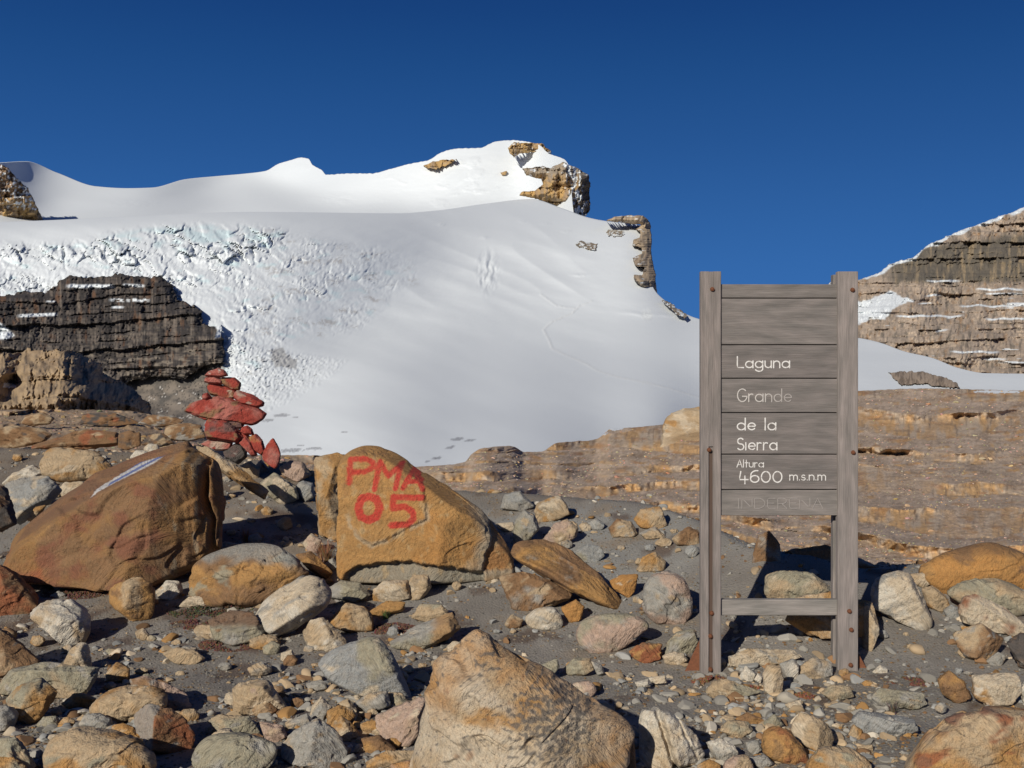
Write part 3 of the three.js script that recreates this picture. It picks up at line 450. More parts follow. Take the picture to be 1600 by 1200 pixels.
function rockGeo(poly, thick, pxSize, tones, o = {}) {                    // poly: metres about the rock's middle, in its upright plane
  poly = hull(poly);
  const R = rng(o.seed ?? rockSeed++), planes = [], n = poly.length, W0 = Math.max(...poly.map(p => p[0])) - Math.min(...poly.map(p => p[0])), H0 = Math.max(...poly.map(p => p[1])) - Math.min(...poly.map(p => p[1]));
  let area = 0; for (let i = 0; i < n; i++) { const [a, b] = poly[i], [c, d] = poly[(i + 1) % n]; area += a * d - c * b; }
  for (let i = 0; i < n; i++) {
    let [ax, ay] = poly[i], [bx, by] = poly[(i + 1) % n]; const L = Math.hypot(bx - ax, by - ay) || 1e-6;
    let nx = (by - ay) / L, ny = -(bx - ax) / L; if (area < 0) { nx = -nx; ny = -ny; }
    const off = Math.max(nx * ax + ny * ay, thick * 0.04);
    const t1 = o.tilt?.(nx, ny) ?? (0.08 + 0.40 * R() + (ny > 0.4 ? 0.35 * R() : 0)), t2 = 0.10 + 0.4 * R();
    planes.push([nx, ny, t1, off], [nx, ny, -t2, off]);
  }
  if (o.front) for (const f of o.front) planes.push([f[0], f[1], f[2], f[3] * thick / 2 * Math.hypot(f[0], f[1], f[2])]);
  else for (let k = 0; k < 4; k++) { const a = k * 1.7 + R() * 1.5, t = k ? 0.25 + 0.4 * R() : 0.1; planes.push([Math.cos(a) * t * 1.05 * thick / W0, (Math.sin(a) * t + 0.08) * 1.0 * thick / H0, 1, thick / 2 * (k ? 0.62 + 0.34 * R() : 0.95)]); }
  for (let k = 0; k < 3; k++) { const a = k * 2.1 + R(), t = 0.2 + 0.4 * R(); planes.push([Math.cos(a) * t * 0.95 * thick / W0, Math.sin(a) * t * 0.95 * thick / H0, -1, thick / 2 * (0.8 + 0.3 * R())]); }
  for (const p of planes) { const L = Math.hypot(p[0], p[1], p[2]); p[0] /= L; p[1] /= L; p[2] /= L; p[3] /= L; }
  const xs = poly.map(p => p[0]), ys = poly.map(p => p[1]), W = Math.max(...xs) - Math.min(...xs), H = Math.max(...ys) - Math.min(...ys), size = Math.sqrt(W * H);
  const want = pxSize * 0.5 * 0.42 * (o.fine ?? 1), lev = LEV.reduce((a, b) => Math.abs(b - want) < Math.abs(a - want) ? b : a);
  const g = sphere(lev).clone(), P = g.attributes.position, N = P.count, col = new Float32Array(N * 3), uv = new Float32Array(N * 2);
  const K = o.k ?? 45 + 60 * R(), sx = R() * 90, sy = R() * 90, sz = R() * 90, rough = (o.rough ?? 1) * size;
  const ba = (R() - 0.5) * 1.1, bx = Math.sin(ba), by = Math.cos(ba), bz = (R() - 0.5) * 0.7, th = R() * 0.15 - 0.08, th2 = R() * 0.14 + 0.08;
  for (let v = 0; v < N; v++) {
    let x = P.getX(v) * W, y = P.getY(v) * H, z = P.getZ(v) * thick; const L = Math.hypot(x, y, z); x /= L; y /= L; z /= L;
    let m = 0; for (const p of planes) { const q = p[0] * x + p[1] * y + p[2] * z; if (q > 1e-4) m = Math.max(m, q / p[3]); }
    let sum = 0; for (const p of planes) { const q = p[0] * x + p[1] * y + p[2] * z; if (q > 1e-4) sum += Math.pow(q / p[3] / m, K); }
    let r = 1.012 * Math.pow(2, 1 / K) / (m * Math.pow(sum, 1 / K));
    let px = x * r, py = y * r, pz = z * r; const s = 1 / size;
    const bed = (px * bx + py * by + pz * bz) * s;
    const a = px * s, b = py * s, c = pz * s;
    let dn = 0.026 * fbm(a * 2.2 + sx, b * 2.2 + sy, c * 2.2 + sz, 4) + 0.012 * noise(a * 0.8 + sx, bed * 8, c * 0.8) + 0.003 * noise(a * 3 + sz, bed * 24, c * 3);
    const chip = fbm(a * 3.1 + sz, b * 3.1 + sx, c * 3.1 + sy, 2); dn -= 0.03 * ss(0.16, 0.20, chip);
    const cr = Math.abs(noise(a * 1.7 + sy, b * 1.7 + sz, c * 1.7 + sx)); dn -= 0.02 * ss(0.022, 0.0, cr) * ss(0.05, 0.3, noise(a * 1.3 + sx, b * 1.3 + sz, c * 1.3));
    const st = 3.2 * fbm(a * 1.3 + sy, bed * 2.6 + sx, c * 1.3 + sz, 3), sf = st - Math.floor(st); dn += 0.030 * (Math.floor(st) + ss(0.40, 0.60, sf) - st);
    r += dn * rough; px = x * r; py = y * r; pz = z * r;
    let cc;
    { // stains that belong to the stone
      const q = fbm(px * 2.6 / (0.35 + size * 0.6) + sx, py * 2.6 / (0.35 + size * 0.6) + sy, pz * 2.6 / (0.35 + size * 0.6) + sz, 4);
      const f2 = fbm(px * 9 + sz, py * 9 + sx, pz * 9 + sy, 4), f3 = noise(px * 55, py * 55, pz * 55);
      cc = mix3(C[tones[0]], C[tones[1]], ss(th - 0.06, th + 0.22, q + 0.25 * f2));
      if (tones[2]) cc = mix3(cc, C[tones[2]], 0.9 * ss(th2, th2 + 0.16, fbm(a * 2.4 + sy, bed * 4.2 + sz, c * 2.4 + sx, 4) + 0.12 * f2));
      const l = 1 + 0.24 * f2 + 0.13 * f3 + 0.14 * noise(bed * 13 + 0.8 * q, 4.5, 2.5) + 0.08 * noise(bed * 34, 1.5, 6.5); cc = [cc[0] * l, cc[1] * l, cc[2] * l];
      cc = mix3(cc, [0.085, 0.078, 0.07], 0.6 * ss(0.26, 0.36, f2 + 0.06 * q) * (o.lichen ?? 0.6));
    }
    if (o.paint) { const res = o.paint(px, py, pz, cc, [x, y, z]); cc = res[0]; pz += res[1]; }
    P.setXYZ(v, px, py, pz); col.set(cc.map(q => clamp(q, 0.01, 0.9)), v * 3);
    uv[v * 2] = (px + pz * 0.45) / 0.5 + sx; uv[v * 2 + 1] = (py * 0.9 - pz * 0.6) / 0.5 + sy;
  }
  g.setAttribute('color', new THREE.BufferAttribute(col, 3)); g.setAttribute('uv', new THREE.BufferAttribute(uv, 2)); g.computeVertexNormals();
  return g;
}
// windows of the photograph in which outlines were read: [left, top, scale]
const V = { A: [0, 840, 0.3375], B: [480, 840, 0.375], C: [1000, 840, 0.375], D: [0, 560, 0.3375], E: [400, 560, 0.3375], G: [900, 560, 0.4375], K: [270, 560, 1 / 6], P: [0, 0, 1] };
const px = (v, p) => [V[v][0] + p[0] * V[v][2], V[v][1] + p[1] * V[v][2]];
function shapeOf(v, pts, o) {
  const P = []; for (let i = 0; i < pts.length; i += 2) P.push(px(v, [pts[i], pts[i + 1]]));
  const xs = P.map(p => p[0]), ys = P.map(p => p[1]), x0 = Math.min(...xs), x1 = Math.max(...xs), y0 = Math.min(...ys), y1 = Math.max(...ys), X = (x0 + x1) / 2, Y = (y0 + y1) / 2;
  const w = x1 - x0, h = y1 - y0, d0 = o.d ?? gDist(X, Math.min(y1, 1260)), thPx = (o.thick ?? 0.8) * Math.sqrt(w * h), k0 = d0 / F, d = d0 + thPx * k0 * (o.d ? 0 : 0.33), k = d / F;
  return { P, X, Y, w, h, d, k, thick: thPx * k, local: P.map(p => [(p[0] - X) * k, (Y - p[1]) * k]) };
}
const GROUP = 'loose rocks on the gravel bench';
function rock(v, label, tones, pts, o = {}) {
  const s = shapeOf(v, pts, o), size = Math.max(s.w, s.h);
  tones = tones.split(' '); if (o.paint) { const f = o.paint, [cx, cy] = at(s.X, s.Y, s.d), q = F / (s.d - s.thick * 0.42); o = { ...o, paint: (x, y, z, c, dir) => f(800 + (cx + x) * q, 600 - (cy + y - EYE) * q, c, dir, s, z) }; }
  const m = new THREE.Mesh(rockGeo(s.local, s.thick, size, tones, o), M.rock);
  m.position.set(...at(s.X, s.Y, s.d));
  const name = o.name ?? (s.w * s.k > 0.55 ? 'boulder' : s.w * s.k > 0.2 ? 'rock' : 'stone');
  thing(m, name, label, name, GROUP);
  return m;
}

// left foreground
rock('A', 'rust-brown boulder cut by the left edge, beside the white block', 'brown rust tan', [-110,110, 0,130, 45,160, 140,260, 175,320, 120,372, 0,380, -110,380]);
rock('A', 'white block with a torn grey right side, near the left edge, throwing a long shadow', 'white tan grey', [140,350, 190,300, 260,286, 330,290, 380,330, 415,430, 400,480, 330,515, 250,450], { thick: 0.95 });
rock('A', 'dark brown boulder at the left edge, below the rust-brown one', 'brown tan dark', [-110,410, 0,420, 100,500, 190,580, 60,645, -110,655]);
rock('A', 'broad greenish flat rock carrying a cone-shaped stone on its back', 'green tan grey', [0,665, 60,610, 200,578, 290,600, 450,600, 440,660, 380,750, 300,725, 100,720, 0,720], { thick: 0.7 });
rock('A', 'pointed cone-shaped tan stone standing on the broad greenish rock', 'tan pale grey', [290,600, 320,520, 370,482, 405,490, 425,610, 350,640, 295,630]);
rock('A', 'ochre wedge in the shade of the broad greenish rock', 'ochre green tan', [25,745, 90,680, 190,650, 265,715, 225,745, 225,800, 150,870, 90,850]);
rock('A', 'small ochre stone standing in the shade right of the cone-shaped stone', 'ochre tan brown', [495,620, 540,575, 600,610, 600,660, 550,672, 495,660]);
rock('A', 'long orange-tan boulder with a smooth rounded back in the left foreground', 'tan ochre pale', [405,790, 480,720, 590,685, 720,695, 780,740, 770,790, 600,835, 530,870, 420,815], { k: 12 });
rock('A', 'purplish brown stone tucked behind the long orange-tan boulder', 'pink brown grey', [600,655, 680,640, 780,680, 860,720, 885,780, 860,805, 760,810, 620,700]);
rock('A', 'light grey rounded block below the left end of the long orange-tan boulder', 'grey pale', [365,860, 390,820, 450,812, 510,840, 515,885, 480,902, 370,892]);
rock('A', 'small orange stone wedged between the grey rounded block and the dark tall rock', 'orange ochre tan', [515,872, 570,858, 620,880, 658,940, 600,940, 515,905]);
rock('A', 'tall rock with a grey left face and a dark red-brown right face', 'rust brown grey', [570,845, 640,790, 700,770, 800,800, 850,830, 905,920, 880,1005, 720,1000, 660,945], { front: [[-0.75, 0.2, 0.7, 0.62], [0.65, 0.05, 0.8, 0.75]], paint: (X, Y, c) => [X < 240 + 3 * noise(X / 9, Y / 9, 2) ? mix3(c, [0.36, 0.33, 0.28], 0.85) : c, 0] });
rock('A', 'big rounded ochre boulder at the bottom edge, left of the tall red-brown rock', 'tan ochre green', [195,960, 240,910, 320,885, 500,900, 640,940, 700,980, 735,1067, 700,1160, 250,1160, 210,1060], { k: 11 });
rock('A', 'greenish grey wedge in the bottom left corner', 'green grey tan', [-90,935, 70,922, 110,980, 160,1067, 120,1130, -90,1130]);
rock('A', 'low yellowish stone at the very corner bottom left', 'ochre green', [-90,1020, 60,1015, 120,1060, 100,1140, -90,1140], { thick: 0.5 });
rock('A', 'grey stone in shade against the left edge, above the greenish grey wedge', 'grey dark', [-90,770, 40,780, 75,830, 60,885, -90,905]);
rock('A', 'small grey stone in shade below the ochre wedge', 'grey green', [165,870, 200,830, 260,825, 275,872, 220,888]);
rock('A', 'ochre boulder split by diagonal dark stripes, right of the mossy ground', 'ochre tan brown', [500,250, 530,215, 640,180, 700,215, 715,330, 700,372, 620,402, 570,360, 510,310], { front: [[-0.6, 0.3, 0.8, 0.72], [0.7, 0.0, 0.75, 0.72], [0, -0.5, 0.9, 0.9]] });
rock('A', 'small pale block in front of the lumpy brown boulder with a grey back', 'pale white ochre', [722,248, 770,200, 830,200, 845,250, 800,292, 740,278]);
rock('A', 'pale flat stone lying before the lumpy brown boulder', 'pale tan', [820,322, 870,275, 940,265, 960,312, 900,328]);
rock('A', 'lumpy brown boulder with a grey back, right of the largest leaning boulder', 'ochre brown green', [855,190, 890,110, 1010,50, 1200,20, 1300,40, 1380,120, 1440,170, 1330,265, 1150,325, 1000,335, 870,295], { k: 10, thick: 0.7, front: [[0, 0.75, 0.7, 0.55], [-0.4, 0, 0.9, 0.8], [0.35, -0.1, 0.9, 0.85]], paint: (X, Y, c) => [mix3(c, [0.30, 0.30, 0.275], 0.8 * ss(888, 872, Y + 10 * noise(X / 22, Y / 14, 3) - (X > 400 ? (X - 400) * 0.2 : 0))), 0] });
rock('A', 'clean rectangular white block lying tilted in the left foreground', 'pale white grey', [1185,340, 1230,280, 1400,175, 1470,180, 1535,260, 1520,315, 1400,405, 1270,472, 1230,450], { thick: 0.9, front: [[-0.25, 0.45, 0.85, 0.85], [0.55, -0.75, 0.6, 0.75], [-0.8, -0.2, 0.6, 1.25]], k: 26 });
rock('A', 'flat-topped stone with a brown lid and a grey-green side', 'green grey brown', [965,385, 1050,338, 1170,338, 1230,440, 1190,482, 1090,512, 990,472], { front: [[0, 0.9, 0.5, 0.5], [-0.2, -0.1, 1, 0.9], [0.4, -0.1, 1, 0.9]], paint: (X, Y, c, d) => [mix3(c, [0.21, 0.115, 0.065], 0.85 * ss(984, 977, Y + 4 * noise(X / 12, Y / 9, 1))), 0] });
rock('A', 'pale two-lobed stone right below the rectangular white block', 'pale tan white', [1400,440, 1440,380, 1500,368, 1550,420, 1600,470, 1620,512, 1530,532, 1430,518]);
rock('A', 'square tan block alone on the bare gravel, in front of the grey slabs', 'tan pale pink', [1075,700, 1110,670, 1240,660, 1270,720, 1335,800, 1320,828, 1200,825, 1085,803], { k: 26 });
rock('A', 'grey-tan slab below the square tan block', 'green tan grey', [955,850, 1010,820, 1150,828, 1200,890, 1210,935, 1100,925, 1030,912]);
rock('A', 'large pale grey faceted boulder with a ridge down its face, at the bottom', 'grey pale tan', [1290,970, 1360,890, 1470,840, 1560,900, 1620,1000, 1600,1068, 1460,1075, 1300,1015], { front: [[-0.6, 0.35, 0.8, 0.62], [0.55, 0.25, 0.85, 0.62], [0, -0.4, 0.9, 0.9]], k: 30 });
rock('A', 'low greenish boulder at the bottom edge, left of the pale faceted one', 'green grey tan', [885,1000, 940,930, 1080,908, 1200,930, 1290,970, 1285,1010, 1240,1075, 1100,1130, 960,1130, 900,1070], { k: 11 });
rock('A', 'red-brown stone peeping up at the bottom edge before the greenish boulder', 'rust ochre', [1000,1062, 1080,1020, 1150,1035, 1200,1067, 1180,1130, 1010,1130]);
rock('A', 'small upright pale stone at the tip of the shadow of the white block', 'pale tan', [625,432, 665,418, 692,450, 672,482, 635,465]);
rock('A', 'small flat grey stone on the mossy ground near the left edge', 'grey pale', [232,267, 270,246, 308,262, 282,284, 240,284]);
rock('A', 'flat grey chip just under the mossy edge of the largest leaning boulder', 'grey white', [245,228, 310,213, 320,234, 262,244]);
rock('A', 'pointed pale stone left above the pale faceted boulder', 'pale grey', [1430,840, 1455,790, 1490,745, 1540,790, 1500,855, 1440,868]);
rock('A', 'pinkish tan stone between the grey-tan slab and the pale faceted boulder', 'pink tan', [1200,850, 1310,868, 1330,922, 1290,955, 1230,942]);
rock('A', 'low grey stone right of the square tan block', 'grey tan', [1320,855, 1420,812, 1455,850, 1380,895, 1330,888]);
rock('A', 'little pale round stone right of the flat-topped brown-lidded stone', 'pale white', [1300,535, 1350,518, 1370,560, 1330,580, 1300,565]);
rock('A', 'small tan stone in the brown moss beside the flat-topped stone', 'tan green', [1215,505, 1260,478, 1302,500, 1282,545, 1220,540]);
rock('A', 'half-sunk tan stone flush with the bare gravel on the left', 'tan grey', [750,535, 820,508, 900,520, 950,560, 900,590, 800,575], { thick: 0.5 });
// middle foreground
rock('B', 'orange cube-like block below the painted boulder with red letters', 'ochre tan brown', [95,345, 160,272, 240,288, 272,330, 274,388, 170,400, 110,375], { k: 24 });
rock('B', 'flat grey-green stone behind the orange cube-like block', 'green grey', [80,215, 140,178, 220,188, 270,240, 200,275, 100,255]);
rock('B', 'pale stone with ochre stains under the lower edge of the painted boulder', 'pale ochre tan', [275,215, 320,180, 420,178, 432,250, 350,275, 275,264]);
rock('B', 'rounded tan stone right against the ochre-stained pale one, under the painted boulder', 'tan pale', [410,205, 440,155, 505,153, 520,205, 480,255, 425,265]);
rock('B', 'low ochre slab beside the green cushion, right of the orange block', 'ochre tan', [260,305, 330,263, 410,268, 402,305, 330,325, 270,330]);
rock('B', 'half-buried tan stone in the gravel before the painted boulder', 'tan green', [430,335, 470,278, 560,278, 600,325, 520,358], { thick: 0.6 });
rock('B', 'slanting grey slab with a bright orange upper end', 'green grey pale', [340,435, 450,368, 600,310, 638,375, 600,415, 500,475, 380,465], { paint: (X, Y, c) => [mix3(c, [0.42, 0.24, 0.10], 0.85 * ss(668, 684, X + 10 * noise(X / 14, Y / 9, 2))), 0] });
rock('B', 'large smooth grey slab tilted up from the gravel, left of the big front boulder', 'silt green pale', [35,525, 100,470, 260,412, 310,430, 345,470, 360,540, 410,625, 438,685, 380,697, 200,650, 90,595], { thick: 0.55, k: 24, rough: 0.6 });
rock('B', 'largest front boulder, pale with orange edges and dark lichen specks, at the bottom centre', 'pale tan ochre', [420,1090, 435,930, 490,700, 530,518, 600,505, 720,395, 762,430, 840,500, 930,528, 1150,655, 1290,727, 1368,815, 1315,960, 1290,1090], { thick: 0.62, k: 40, rough: 0.85, fine: 1.3, seed: 4242, front: [[-0.12, 0.12, 1, 0.92], [0.2, 0.55, 0.8, 0.80], [-0.75, 0.1, 0.7, 1.3], [0.5, 0.1, 0.85, 0.98]], paint: (X, Y, c, dir, s) => {
  const rim = ss(64, 26, sd(s.P, X, Y) + 40 * fbm(X / 40, Y / 40, 2, 3)) * ss(1180, 1120, Y - (X - 745) * 0.3);
  c = mix3(c, [0.47, 0.235, 0.075], 0.85 * rim * (0.6 + 0.5 * noise(X / 20, Y / 20, 5)));
  c = mix3(c, [0.58, 0.48, 0.36], 0.7 * ss(-0.05, 0.3, fbm(X / 55, Y / 40, 8, 3)) * (1 - rim));
  const l = fbm(X / 9, Y / 7, 5, 4) + 0.34 * ss(90, 20, Math.hypot((X - 860) / 1.25, Y - 1130)) + 0.2 * ss(40, 0, Math.hypot(X - 760, (Y - 1045) / 1.6)); c = mix3(c, [0.12, 0.11, 0.10], 0.8 * ss(0.20, 0.36, l));
  return [mix3(c, [0.30, 0.13, 0.05], 0.5 * ss(0.25, 0.4, fbm(X / 22, Y / 30, 9, 3))), -0.010 * ss(2.5, 0.5, Math.abs(Y - 1150 - 0.45 * (X - 740) - 9 * noise(X / 22, 2, 2))) * ss(735, 750, X) * ss(800, 785, X)]; } });
rock('B', 'pinkish wedge leaning on the left side of the largest front boulder', 'pink tan pale', [280,745, 360,710, 470,665, 497,672, 480,800, 420,875, 340,865, 290,795]);
rock('B', 'dark upright splinter at the right foot of the largest front boulder', 'brown dark tan', [1290,935, 1320,850, 1360,820, 1372,960, 1340,1010, 1290,1010], { thick: 0.6 });
rock('B', 'dark brown slab with a pale rim, low under the right end of the painted boulder', 'brown grey tan', [800,165, 900,140, 1000,170, 1108,238, 1090,262, 1000,292, 900,312, 850,298], { thick: 0.6 });
rock('B', 'long rust and grey slab lying aslant right of the painted boulder', 'brown ochre grey', [845,55, 870,18, 1000,-8, 1100,40, 1200,130, 1322,278, 1320,302, 1270,302, 1100,232, 930,132, 860,85], { thick: 0.55, k: 24, front: [[0.35, 0.8, 0.65, 0.42], [-0.45, -0.5, 0.9, 0.72]] });
rock('B', 'smooth white rounded stone below the dark slab with a pale rim', 'white pale grey', [905,335, 960,293, 1030,287, 1070,340, 1062,380, 980,388, 920,374], { k: 9, rough: 0.5 });
rock('B', 'small orange stone in shade beside the smooth white rounded stone', 'orange rust', [1055,293, 1120,258, 1157,290, 1140,345, 1090,355]);
rock('B', 'small knobbly tan stone left of the smooth white rounded stone', 'tan brown pale', [820,362, 850,318, 902,340, 890,374, 840,382]);
rock('B', 'bright rust-orange cube near the low end of the long slab', 'orange rust pale', [1255,183, 1310,155, 1380,153, 1367,222, 1340,255, 1280,218]);
rock('B', 'big pinkish grey boulder left of the sign', 'pink grey tan', [1390,262, 1420,170, 1500,135, 1560,158, 1602,220, 1602,330, 1540,378, 1440,354, 1400,312], { k: 12, thick: 0.85 });
rock('B', 'half-buried grey and red dome in the gravel before the pinkish grey boulder', 'green pink silt', [1110,410, 1140,340, 1260,308, 1380,320, 1432,365, 1300,470, 1200,488, 1130,460], { k: 9, thick: 0.7, rough: 0.5 });
rock('B', 'grey stone right above the back of the largest front boulder', 'grey green', [940,545, 1040,503, 1052,540, 1000,595, 970,585]);
rock('B', 'tan flat stone right of the grey stone behind the largest front boulder', 'tan green', [1070,545, 1110,503, 1180,503, 1202,547, 1150,575, 1085,575]);
rock('B', 'small grey stone touching the right end of the flat tan stone', 'grey pale', [1180,512, 1230,533, 1242,567, 1210,575]);
rock('B', 'oval pale pink stone alone on the gravel right of the largest front boulder', 'pink pale', [1095,643, 1110,605, 1180,598, 1212,630, 1190,663, 1110,668], { k: 9 });
rock('B', 'white sharp chip on the gravel left of the sign', 'white pale', [1365,603, 1420,588, 1432,622, 1380,633]);
rock('B', 'second white chip on the gravel, nearer to the sign', 'white pale', [1420,583, 1490,573, 1502,607, 1440,613]);
rock('B', 'crumbly rust-coloured stone left of the left sign post', 'rust brown ochre', [1340,475, 1390,438, 1480,443, 1477,502, 1400,525, 1350,494], { rough: 1.8 });
rock('B', 'pale tan stone between the crumbly rust stone and the left sign post', 'tan pale', [1480,493, 1530,473, 1582,500, 1550,535, 1490,525]);
rock('C', 'half-buried round grey stone just left of the left sign post', 'green grey tan', [90,470, 140,400, 230,380, 252,470, 180,500, 110,500], { k: 9 });
rock('B', 'grey slab on the bench right of the long aslant slab, black shade at its left', 'silt green', [1085,72, 1170,28, 1222,38, 1242,76, 1200,110, 1130,96], { thick: 0.5 });
rock('B', 'ochre stone half sunk in the grey silt above the pinkish grey boulder', 'tan ochre silt', [1370,135, 1400,80, 1450,58, 1495,100, 1490,140, 1420,145]);
rock('B', 'small tan stone at the left tip of the largest front boulder', 'pale tan', [580,455, 610,430, 652,440, 620,495, 590,495]);
rock('B', 'ochre and white block left of the largest front boulder, with deep shade at its right', 'pale ochre tan', [95,785, 140,738, 200,788, 222,835, 150,848]);
rock('B', 'low grey stone at the foot of the large smooth grey slab', 'grey tan', [200,685, 260,648, 330,640, 350,700, 260,738]);
rock('B', 'brown-grey stone between the large smooth slab and the pinkish wedge', 'tan green', [335,645, 400,650, 425,690, 370,720, 335,705]);
rock('B', 'small tan stone left of the pinkish wedge', 'tan ochre', [220,772, 290,758, 312,800, 260,830, 225,820]);
rock('B', 'brown flat stone below the small tan stone, left of the largest front boulder', 'brown ochre', [225,838, 300,823, 372,882, 330,910, 250,905]);
rock('B', 'tan slab at the bottom edge, left of the largest front boulder', 'tan ochre', [245,935, 330,888, 472,888, 462,935, 350,968, 250,968]);
rock('B', 'orange-pink stone cut by the bottom edge, left of the largest front boulder', 'orange pink', [350,945, 430,928, 522,962, 500,1010, 350,1010]);
rock('B', 'pale stone with a flat top in the rubble below the large smooth slab', 'pale tan', [120,695, 170,668, 212,722, 180,745, 130,725]);
rock('B', 'thin upright pale stone at the left of the rubble below the large smooth slab', 'pale grey', [5,765, 20,700, 60,658, 85,705, 45,770]);
// below and around the sign
rock('C', 'white rock split by two deep grooves, right of the largest front boulder', 'white pale tan', [0,960, -2,750, 40,722, 90,755, 150,738, 240,830, 272,900, 250,935, 100,970], { front: [[-0.7, 0.2, 0.8, 0.72], [0.3, 0.5, 0.85, 0.72], [0.6, -0.1, 0.8, 0.85]], k: 28, paint: (X, Y, c) => { const t = Math.abs(X - 1030 - (Y - 1115) * 0.30 - 3 * noise(X / 9, Y / 12, 1)), u = Math.abs(X - 1062 - (Y - 1130) * 0.5 - 3 * noise(X / 9, Y / 12, 6)); return [mix3(c, [0.40, 0.32, 0.22], 0.4 * ss(0, 0.3, fbm(X / 8, Y / 20, 3, 3))), -0.045 * ss(7, 1, t) - 0.015 * ss(3, 0.5, u)]; } });
rock('C', 'whitish grey stone right of the white split rock', 'white grey', [275,853, 340,833, 400,870, 412,902, 340,945, 300,905]);
rock('C', 'flat brown plate lying on the half-buried tan stone in front of the sign', 'brown ochre', [395,755, 450,728, 522,760, 500,784, 430,780], { thick: 0.6 });
rock('C', 'half-buried tan stone in front of the sign, under the flat brown plate', 'tan green', [330,805, 370,760, 450,768, 472,802, 400,842]);
rock('C', 'grey stone at the right of the flat brown plate', 'green grey', [510,773, 560,733, 602,782, 560,808]);
rock('C', 'pale stone in front of the sign, above the tan split block', 'pale tan', [600,693, 670,673, 682,712, 640,730]);
rock('C', 'pinkish rounded stone at the bottom edge right of the white split rock', 'pink tan', [345,945, 400,906, 450,908, 477,952, 460,1000, 350,1000], { k: 9 });
rock('C', 'small ochre stone at the bottom edge between the white split rock and the pinkish one', 'ochre tan', [238,950, 290,923, 337,945, 332,1000, 240,1000]);
rock('C', 'grey stone behind the pinkish rounded stone at the bottom edge', 'grey dark', [440,918, 520,903, 562,942, 500,968]);
rock('C', 'pale grey stone left of the rust-brown rock near the bottom edge', 'grey pale', [440,852, 490,843, 512,880, 470,910, 445,888]);
rock('C', 'rust-brown rounded rock near the bottom edge below the sign', 'rust ochre brown', [505,875, 520,810, 590,788, 640,820, 707,912, 690,945, 600,948, 520,915], { k: 12 });
rock('C', 'tan block split in two facets, below the sign', 'tan pale ochre', [630,800, 670,723, 760,758, 822,830, 790,885, 720,898, 650,855], { k: 30, front: [[-0.5, 0.35, 0.8, 0.62], [0.65, 0.1, 0.75, 0.62]] });
rock('C', 'smooth white round stone leaning on the tan split block', 'white pale', [640,822, 690,803, 722,840, 690,888, 660,874], { k: 8, rough: 0.5 });
rock('C', 'small ochre stone left of the layered grey stone', 'ochre tan', [868,825, 890,778, 927,800, 915,845]);
rock('C', 'layered flat grey stone below the right sign post', 'silt grey white', [880,763, 930,728, 1050,758, 1140,758, 1162,802, 1090,835, 1000,845, 930,815], { rough: 1.5 });
rock('C', 'small tan stone below the layered flat grey stone', 'tan pale', [905,873, 970,860, 972,892, 920,896]);
rock('C', 'tan boulder at the bottom edge right of the rust-brown rock', 'tan ochre green', [690,960, 760,880, 880,878, 962,930, 962,1010, 700,1010], { k: 10 });
rock('C', 'pale grey rounded stone at the bottom edge in front of the tan boulder', 'pale grey', [755,945, 810,913, 872,940, 880,1010, 760,1010], { k: 9 });
rock('C', 'lumpy grey stones grown together, right below the right sign post', 'green grey tan', [960,665, 1000,628, 1090,648, 1180,648, 1197,692, 1150,716, 1050,695, 980,696]);
rock('C', 'brown upright wedge left of the pale block at the right edge', 'brown ochre', [1240,595, 1290,553, 1350,598, 1382,662, 1320,695, 1260,655]);
rock('C', 'pale block with ochre stains at the right edge above the big corner boulder', 'pale ochre white', [1385,575, 1470,566, 1570,563, 1582,642, 1530,700, 1450,708, 1390,665], { k: 26 });
rock('C', 'pale stone cut by the right edge beside the ochre-stained pale block', 'white tan', [1578,620, 1640,600, 1720,640, 1700,710, 1600,700]);
rock('C', 'big ochre boulder with a dark red crest in the bottom right corner', 'tan ochre rust', [1080,1090, 1110,930, 1180,840, 1290,758, 1400,708, 1500,703, 1600,713, 1720,760, 1720,1090], { k: 12, thick: 0.6, seed: 55, paint: (X, Y, c) => { const q = Y - (1108 + Math.abs(X - 1545) * (X < 1545 ? 0.52 : 0.12)); return [mix3(c, [0.15, 0.045, 0.03], 0.8 * ss(22, 12, q + 7 * noise(X / 14, Y / 12, 3)) * ss(1600, 1550, X) * ss(1440, 1480, X)), 0]; } });
rock('C', 'low tan stone in front of the left sign post', 'green tan pale', [270,645, 310,598, 360,590, 450,620, 512,642, 420,672, 300,668], { thick: 0.6 });
rock('C', 'flat grey-tan stone in front of the sign between its posts', 'green tan', [750,645, 800,613, 880,618, 892,662, 800,686]);
rock('C', 'long flat tan stone lying across the foot of the right sign post', 'tan pale', [760,604, 800,573, 1050,570, 1062,592, 900,614, 770,616], { thick: 0.35, d: 5.72 });
rock('C', 'upright pale stone standing before the gap of the sign', 'pale tan', [510,565, 530,531, 585,533, 598,590, 592,652, 545,664, 515,635]);
rock('C', 'long pale slab lying between the sign posts, behind them', 'pale tan grey', [370,495, 450,463, 640,468, 682,497, 600,525, 420,545, 375,535], { thick: 0.45 });
rock('C', 'split grey stone between the sign posts, right of the upright pale stone', 'grey white', [580,525, 640,503, 662,530, 652,602, 610,600, 593,555]);
rock('C', 'grey stone leaning to the right of the split one between the sign posts', 'grey tan', [660,545, 720,498, 800,518, 802,575, 700,597, 655,585]);
rock('C', 'small ochre stone on the long pale slab between the sign posts', 'ochre tan', [430,523, 460,498, 492,510, 487,540, 440,545], { d: 5.95 });
rock('C', 'white stone between the sign posts, nearest to the left post', 'white pale', [415,575, 440,533, 482,560, 467,605, 420,595]);
rock('C', 'smaller white stone left of the upright pale stone', 'white grey', [475,593, 490,563, 512,580, 502,610]);
